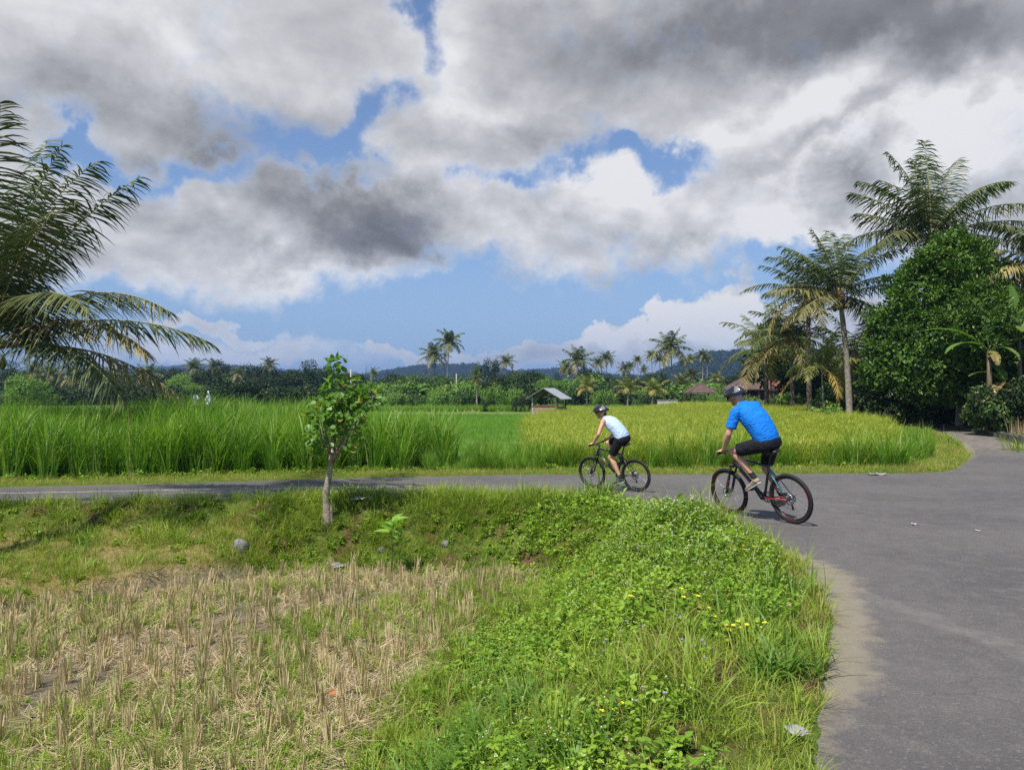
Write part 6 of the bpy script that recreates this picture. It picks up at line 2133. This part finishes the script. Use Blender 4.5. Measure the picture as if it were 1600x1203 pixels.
def skin_mat(name, a, b):
    m, t = new_mat(name); tc = t.n('ShaderNodeTexCoord').outputs['Object']
    c = t.mix(t.mr(t.noise(tc, 14, 5, .6), .35, .7), a, b)
    bp = t.n('ShaderNodeBump', {'Strength': .15, 'Distance': .003, 'Height': t.noise(tc, 120, 3, .6)})
    s = t.n('ShaderNodeBsdfPrincipled', {'Base Color': c, 'Roughness': .5, 'Subsurface Weight': .15, 'Subsurface Radius': (.02, .008, .004), 'Subsurface Scale': .5, 'Normal': bp.outputs[0]})
    t.n('ShaderNodeOutputMaterial', {'Surface': s.outputs[0]})
    return m


def cloth_mat(name, a, b, rough=.75):
    m, t = new_mat(name); tc = t.n('ShaderNodeTexCoord').outputs['Object']
    st = t.n('ShaderNodeMapping', {'Vector': tc, 'Scale': (9, 3.0, 14), 'Rotation': (.3, .7, .2)}).outputs[0]
    n1 = t.noise(st, 1.6, 3, .5, dist=1.2); n2 = t.noise(tc, 300, 2, .5)
    c = t.mix(t.mr(n1, .3, .7), a, b)
    bp = t.n('ShaderNodeBump', {'Strength': .6, 'Distance': .05, 'Height': n1})
    bp2 = t.n('ShaderNodeBump', {'Strength': .05, 'Distance': .0005, 'Height': n2, 'Normal': bp.outputs[0]})
    s = t.n('ShaderNodeBsdfPrincipled', {'Base Color': c, 'Roughness': rough, 'Sheen Weight': .0, 'Specular IOR Level': .25, 'Normal': bp2.outputs[0]})
    t.n('ShaderNodeOutputMaterial', {'Surface': s.outputs[0]})
    return m


M['skin'] = skin_mat('skin', (0.50, 0.27, 0.18), (0.58, 0.33, 0.23))
M['skin_w'] = skin_mat('skin_tanned', (0.52, 0.28, 0.17), (0.60, 0.34, 0.22))
M['blue'] = cloth_mat('bright_blue_jersey', (0.003, 0.15, 0.58), (0.004, 0.18, 0.66))
M['ltblue'] = cloth_mat('pale_blue_top', (0.42, 0.55, 0.75), (0.48, 0.61, 0.80))
M['shorts'] = cloth_mat('black_shorts', (0.006, 0.0065, 0.010), (0.010, 0.011, 0.016))
M['sock'] = cloth_mat('dark_sock', (0.02, 0.02, 0.022), (0.03, 0.03, 0.032))
M['shoe_b'] = cloth_mat('beige_shoe', (0.27, 0.22, 0.16), (0.33, 0.28, 0.21))
M['shoe_k'] = cloth_mat('dark_shoe', (0.03, 0.03, 0.033), (0.05, 0.05, 0.055))
M['sole'] = plain('pale_sole', (0.5, 0.48, 0.44), .7)
M['helmet'] = plain('helmet_shell', (0.012, 0.012, 0.014), .25, coat=.7)
M['helmet_w'] = plain('helmet_white', (0.62, 0.62, 0.64), .4)
M['lens'] = plain('dark_lens', (0.01, 0.01, 0.012), .1)
M['hair_g'] = plain('short_grey_hair', (0.20, 0.17, 0.15), .9)
M['hair_d'] = plain('dark_hair', (0.03, 0.02, 0.015), .7)


def rotm(yaw=0.0, pitch=0.0):
    cy, sy, cp, sp = math.cos(yaw), math.sin(yaw), math.cos(pitch), math.sin(pitch)
    return np.array([[cy * cp, -sy, cy * sp], [sy * cp, cy, sy * sp], [-sp, 0, cp]])


def helmet(t, hc, Rm, white, s=1.0):
    nu, nv = 48, 16; V = []
    for i in range(nv + 1):
        th = i / nv * math.pi * .54
        for j in range(nu):
            ph = j / nu * 2 * math.pi
            dx, dy, dz = math.sin(th) * math.cos(ph), math.sin(th) * math.sin(ph), math.cos(th)
            # long ridges front to back with deep vents between them
            vent = math.cos(dy * 15.0) * .5 + .5
            mask = max(0, min(1, (th - .25) / .3)) * max(0, min(1, (1.5 - th) / .25)) * (0.35 + .65 * abs(dx))
            r = 1 + (-.13 * (vent ** 2) * mask)
            V.append(np.array([dx * .150 * r - .006 + (-.012 if dx < 0 else .01) * (dz < .35), dy * .113 * r, dz * .108 * r + (.012 * math.cos(ph)) * math.sin(th)]))
    V = np.array(V) * s
    F = [[i * nu + j, (i + 1) * nu + j, (i + 1) * nu + (j + 1) % nu, i * nu + (j + 1) % nu] for i in range(nv) for j in range(nu)]
    mb = MB(); mb.add((V + [.0, 0, .032]) @ Rm.T + hc, F)
    h = mb.obj('helmet', M['helmet'], t)
    sm = h.modifiers.new('thick', 'SOLIDIFY'); sm.thickness = .012; sm.offset = -1
    mb = MB()
    # white flashes between the ridges, at sides and back
    for (a0, a1, el, rr) in ((2.1, 2.75, 1.12, .007), (2.0, 2.6, 1.36, .006), (-2.1, -2.75, 1.12, .007), (-2.0, -2.6, 1.36, .006)) + (((2.2, 2.9, .8, .006), (-2.2, -2.9, .8, .006)) if white else ()):
        a = np.linspace(a0, a1, 8)
        P = np.stack([np.sin(el) * np.cos(a) * .150 - .012, np.sin(el) * np.sin(a) * .114, np.full(8, math.cos(el) * .108 + .030)], 1) * s
        add_tube(mb, P @ Rm.T + hc, [.002, rr, rr, rr, rr, rr, rr * .7, .002], 6)
    mb.obj('helmet_stripe', M['helmet_w'], h)
    mb = MB(); n = 9; V = []
    for i in range(n):
        a = (i / (n - 1) - .5) * 1.9
        V.append(np.array([math.cos(a) * .150, math.sin(a) * .110, .038])); V.append(np.array([math.cos(a) * .150 + .055 * math.cos(a * .7), math.sin(a) * .105, .022]))
    V = np.array(V) * s
    mb.add(V @ Rm.T + hc, [[2 * i, 2 * i + 1, 2 * i + 3, 2 * i + 2] for i in range(n - 1)])
    o = mb.obj('visor', M['helmet'], h); sm = o.modifiers.new('thick', 'SOLIDIFY'); sm.thickness = .005
    mb = MB()
    for sd in (-1, 1):
        for p in ([(.05, .095, .02), (.015, .085, -.045), (.02, .045, -.115)], [(-.06, .095, .01), (-.01, .088, -.04), (.015, .085, -.045)]):
            P = np.array([(x, sd * y, z) for x, y, z in p]) * s
            add_tube(mb, P @ Rm.T + hc, .0035, 4)
    P = np.array([(.02, -.045, -.115), (.022, 0, -.13), (.02, .045, -.115)]) * s
    add_tube(mb, P @ Rm.T + hc, .0035, 4)
    mb.obj('chin_strap', M['shorts'], h)
    # glasses
    mb = MB()
    for sd in (-1, 1):
        V, F, C = sphere((0, 0, 0), (.010, .030, .021), 14, 8); V = V + [.090, sd * .034, .002]
        m0 = mb.n; mb.add((V * s) @ Rm.T + hc, F); mb.F.append(C + m0); mb.M.append(np.zeros(len(C))); mb.S.append(np.ones(len(C), bool))
        add_tube(mb, (np.array([(.088, sd * .06, .008), (.05, sd * .084, .008), (-.015, sd * .088, .0)]) * s) @ Rm.T + hc, .003, 4)
    add_tube(mb, (np.array([(.1, -.01, .005), (.1, .01, .005)]) * s) @ Rm.T + hc, .004, 4)
    mb.obj('sunglasses', M['lens'], t)


def hand(s, G, wr):
    """palm over the grip, four unequal fingers curled round it, thumb under it from the inner side"""
    c = []
    G = np.array(G, float)
    for i, ln in enumerate((.92, 1.05, 1.0, .84)):          # index nearest the stem
        y = G[1] + s * (-.034 + .0225 * i); xb = G[0] - .002 * i
        K = (xb - .012, y, G[2] + .036); A = (xb + .022 * ln, y, G[2] + .030); B = (xb + .035 * ln, y, G[2] + .002); T_ = (xb + .020, y, G[2] - .024)
        c.append(('t', [K, A, B, T_], [.0105, .0098, .009, .0078]))
        c.append(('t', [(G[0] - .055, G[1] + s * (-.018 + .011 * i), G[2] + .048), K], [.013, .0115]))
    c.append(('e', (G[0] - .04, G[1], G[2] + .040), (.036, .040, .018)))
    c.append(('t', [(G[0] - .05, G[1] - s * .03, G[2] + .038), (G[0] - .018, G[1] - s * .052, G[2] + .018), (G[0] + .004, G[1] - s * .055, G[2] - .010), (G[0] + .018, G[1] - s * .045, G[2] - .021)], [.015, .012, .010, .008]))
    c.append(('t', [wr, (G[0] - .055, G[1], G[2] + .045)], [.024, .022]))
    return c


def shoe(t, ball, pitch, s, mat, toe_out=.06, sz=1.0):
    """foot on the pedal; returns ankle position"""
    f = np.array([math.cos(pitch), 0, math.sin(pitch)]); u = np.array([-math.sin(pitch), 0, math.cos(pitch)])
    ball = np.array(ball, float) + [0, 0, .012]
    P = lambda a, b, y=0.0: ball + f * a * sz + u * b * sz + np.array([0, y + s * toe_out * a, 0])
    comps = [('l', [(P(-.185, .035), .022, .028), (P(-.165, .042), .034, .042), (P(-.11, .045), .034, .044), (P(-.04, .040), .040, .036), (P(.03, .032), .047, .028), (P(.075, .026), .040, .022), (P(.10, .022), .020, .014)]),
             ('t', [P(-.135, .05), P(-.125, .095)], [.038, .036])]
    o = fuse('shoe', comps, .007, M[mat], t, 5)
    sole = [('l', [(P(-.19, .004), .022, .009), (P(-.165, .004), .036, .011), (P(-.10, .004), .033, .010), (P(-.03, .003), .042, .010), (P(.03, .003), .049, .010), (P(.08, .006), .040, .009), (P(.105, .010), .018, .007)])]
    fuse('sole', sole, .006, M['sole'], o, 3)
    return P(-.135, .115)


def person(label, bike, info, P):
    t = thing('person', label, 'person', tuple(bike.location))
    t.rotation_euler = bike.rotation_euler.copy(); t.scale = bike.scale.copy()
    sx, sz = info['saddle']
    k = P['k']                                   # breadth factor
    skin, top, shortm = P['skin'], P['top'], 'shorts'
    hipc = np.array([sx + .005, 0, sz + .095])
    H = {s: hipc + [.02, s * .095 * k, -.005] for s in (-1, 1)}
    ank = {1: shoe(t, info['pL'] * [1, 1, 1] + [.0, .0, 0], P['pitchL'], 1, P['shoe']), -1: shoe(t, info['pR'], P['pitchR'], -1, P['shoe'])}
    knee = {s: ik(H[s], ank[s], .455, .445, (1, s * P['knee_out'][s], .15)) for s in (-1, 1)}
    chest = P['chest']; base = hipc
    sp = [base + np.array(q) for q in chest]     # spine points relative to the hips
    shz = sp[5] + np.array([-.012, 0, -.015])
    S = {s: shz + [0.0, s * .185 * k, 0] for s in (-1, 1)}
    G = {s: info['grips'][s] + np.array([0, s * .012, 0]) for s in (-1, 1)}
    W = {s: G[s] + [-.095, -s * .004, .060] for s in (-1, 1)}
    E = {s: ik(S[s], W[s], P['arm'][0], P['arm'][1], (-.35, s * .9, -.5)) for s in (-1, 1)}
    hc = sp[7] + np.array(P['head']); Rm = rotm(P['hyaw'], P['hpitch'])
    hd = lambda x, y, z: Rm @ np.array([x, y, z]) + hc
    comps = []
    hs = P.get('hs', 1.0)
    # head: skull, face, jaw, chin, nose, lips, brow, ears
    E_ = lambda c, r: comps.append(('e', hd(*[q * hs for q in c]), tuple(q * hs for q in r)))
    E_((-.012, 0, .020), (.098, .076, .092)); E_((.022, 0, -.015), (.070, .064, .085)); E_((.042, 0, -.070), (.046, .045, .040)); E_((.068, 0, -.098), (.022, .024, .018))
    E_((.078, 0, .018), (.018, .050, .012)); E_((.086, 0, -.062), (.012, .024, .0075)); E_((.083, 0, -.077), (.012, .021, .0075))
    for s in (-1, 1):
        E_((.055, s * .042, -.022), (.026, .022, .024)); E_((-.008, s * .076, -.012), (.018, .011, .031)); E_((-.004, s * .074, -.034), (.010, .009, .012))
    comps.append(('t', [hd(.086 * hs, 0, .006 * hs), hd(.104 * hs, 0, -.026 * hs), hd(.107 * hs, 0, -.038 * hs)], [.008 * hs, .011 * hs, .013 * hs]))
    comps.append(('t', [hd(-.022 * hs, 0, -.04 * hs), (hd(-.03 * hs, 0, -.08 * hs) + sp[6]) / 2, sp[6] + [0, 0, -.01]], [.056 * P['nk'], .055 * P['nk'], .066 * P['nk']]))
    # trunk under the clothes
    comps.append(('l', [(p, w * .9, d * .9) for p, w, d in zip(sp[:7], P['w'], P['d'])]))
    a = P['ar']
    for s in (-1, 1):
        comps.append(('t', [S[s], S[s] + (E[s] - S[s]) * .45 + [.0, 0, .006], E[s]], [.056 * a, .049 * a, .038 * a]))
        comps.append(('t', [E[s], E[s] + (W[s] - E[s]) * .3, W[s]], [.038 * a, .043 * a, .026 * a]))
        comps.append(('t', [sp[5], S[s]], [.07 * a, .062 * a]))
        comps += hand(s, G[s], W[s])
        q = P['lg']
        comps.append(('t', [H[s], H[s] + (knee[s] - H[s]) * .45, knee[s]], [.088 * q, .074 * q, .053 * q]))
        cf = knee[s] + (ank[s] - knee[s]) * .30
        bk = np.cross(ank[s] - knee[s], [0, 1.0, 0]); bk /= np.linalg.norm(bk); bk = bk if bk[0] < 0 else -bk
        comps.append(('t', [knee[s], cf + bk * .016, knee[s] + (ank[s] - knee[s]) * .62 + bk * .006, ank[s] + (knee[s] - ank[s]) * .04, ank[s] + [0, 0, -.04]], [.052 * q, .057 * q, .042 * q, .033 * q, .034 * q]))
        comps.append(('e', knee[s] + [.012, 0, .005], (.046 * q, .048 * q, .05 * q)))
    body = fuse('body', comps, .0062, M[skin], t, 4)
    # socks
    for s in (-1, 1):
        u = (knee[s] - ank[s]); u /= np.linalg.norm(u)
        fuse('sock', [('f', [ank[s] - u * .03, ank[s] + u * .0, ank[s] + u * P['sock']], [.041, .040, .039])], .007, M['sock'], t, 3)
    # top
    comps = [('l', [(p, w, d) for p, w, d in zip(sp[:8], P['w'], P['d'])])]
    if P['sleeve'] > 0:
        for s in (-1, 1):
            e = S[s] + (E[s] - S[s]) * P['sleeve']
            comps.append(('t', [sp[5] + [0, s * .05, .0], S[s] + [0, -s * .01, .0]], [.082, .078]))
            comps.append(('e', S[s], (.078, .078, .078)))
            comps.append(('f', [S[s] - (E[s] - S[s]) * .05, S[s] + (E[s] - S[s]) * .3, e], [.078, .076, .074]))
    else:
        for s in (-1, 1):
            comps.append(('t', [sp[5] + [0, s * .03, .0], S[s] + [0, -s * .055, .004]], [.068, .056]))
    fuse(P['topname'], comps, .0075, M[top], t, 5, label=P['toplabel'])
    # shorts
    comps = [('l', [(sp[0] + [0, 0, -.075], .13 * k, .09), (sp[0] + [0, 0, -.03], .172 * k, .135), (sp[0] + [.005, 0, .03], .178 * k, .140), (sp[0] * .55 + sp[1] * .45 + [0, 0, .02], .172 * k, .134)])]
    for s in (-1, 1):
        e = H[s] + (knee[s] - H[s]) * P['short_len']
        comps.append(('f', [H[s] - (knee[s] - H[s]) * .05, H[s] + (knee[s] - H[s]) * .4, e], [.108 * q, .098 * q, .086 * q]))
        comps.append(('e', H[s] + [-.03, -s * .01, .0], (.11 * q, .10 * q, .105 * q)))
    fuse('shorts', comps, .0075, M[shortm], t, 5)
    # hair below the helmet
    comps = [('e', hd(-.030 * hs, 0, .03 * hs), (.086 * hs, .079 * hs, .07 * hs))]
    if P['hair'] == 'hair_d': comps.append(('e', hd(-.075 * hs, 0, -.035 * hs), (.035, .05, .045)))
    fuse('hair', comps, .007, M[P['hair']], t, 3)
    helmet(t, hc, Rm, P['white'], hs)
    return t


def riders():
    yaw = math.atan2(.854, -.52)
    b, info = bicycle("black and teal mountain bike with knobby tyres ridden by the man in the blue jersey", (3.785, 10.3, -.002), yaw, 11, 1.2, (.5, .866), 0,
                      dict(frame='black', stay='teal', chainstay='redp', decal='redp', fork='alloy_black', rim='redp'))
    person('man in a bright blue short-sleeved jersey and black shorts riding away, seen from behind', b, info, dict(
        k=1.06, skin='skin', top='blue', shoe='shoe_b', pitchL=-.50, pitchR=-.15, knee_out={1: .32, -1: .10},
        chest=[(0, 0, -.02), (.025, 0, .08), (.075, 0, .19), (.15, 0, .305), (.235, 0, .405), (.315, 0, .475), (.37, 0, .515), (.395, 0, .535)],
        w=[.178, .186, .192, .206, .212, .185, .105, .060], d=[.135, .145, .15, .15, .138, .112, .080, .058], arm=(.315, .28), head=(.065, 0, .115), hyaw=.12, hpitch=.22, nk=1.08, ar=1.08, lg=1.05,
        sock=.10, sleeve=.74, topname='jersey', toplabel='bright blue short-sleeved jersey', short_len=.80, hair='hair_g', white=True, hs=1.05))
    yaw = math.atan2(.65, -.76)
    z = float(road_z(0.0, 14.7))
    b, info = bicycle("black mountain bike ridden by the woman in the pale blue top", (2.38, 14.6, z + .004), yaw, 8, .6, (-.30, -.954), 0,
                      dict(frame='black', stay='black', chainstay='black', decal='bronze', fork='black'), scale=.925)
    person('woman in a sleeveless pale blue top and black shorts riding a bicycle, the farther cyclist', b, info, dict(
        k=.98, skin='skin_w', top='ltblue', shoe='shoe_k', pitchL=-.35, pitchR=-.3, knee_out={1: .05, -1: .05},
        chest=[(0, 0, -.02), (.03, 0, .075), (.09, 0, .165), (.175, 0, .255), (.265, 0, .335), (.345, 0, .39), (.395, 0, .425), (.425, 0, .445)],
        w=[.178, .172, .168, .176, .176, .142, .082, .056], d=[.138, .136, .134, .134, .124, .096, .068, .050], arm=(.29, .26), head=(.065, 0, .105), hyaw=.1, hpitch=.12, nk=.9, ar=.92, lg=1.0,
        sock=.05, sleeve=0, topname='top', toplabel='sleeveless pale blue top', short_len=.80, hair='hair_d', white=False, hs=1.13))


riders()

# ------------------------------------------------------------------ the air
def haze():
    m, t = new_mat('haze_air')
    v = t.n('ShaderNodeVolumePrincipled', {'Color': (0.28, 0.45, 0.80, 1), 'Density': 0.00026, 'Anisotropy': 0.0})
    t.n('ShaderNodeOutputMaterial', {'Volume': v.outputs[0]})
    m.cycles.homogeneous_volume = True
    me = MB(); me.add(*box((0, 1900, 56), (7600, 4600, 118)), smooth=False)
    o = me.obj('haze', m, label='thin blue haze in the air towards the hills', kind='stuff')
    return o


haze()
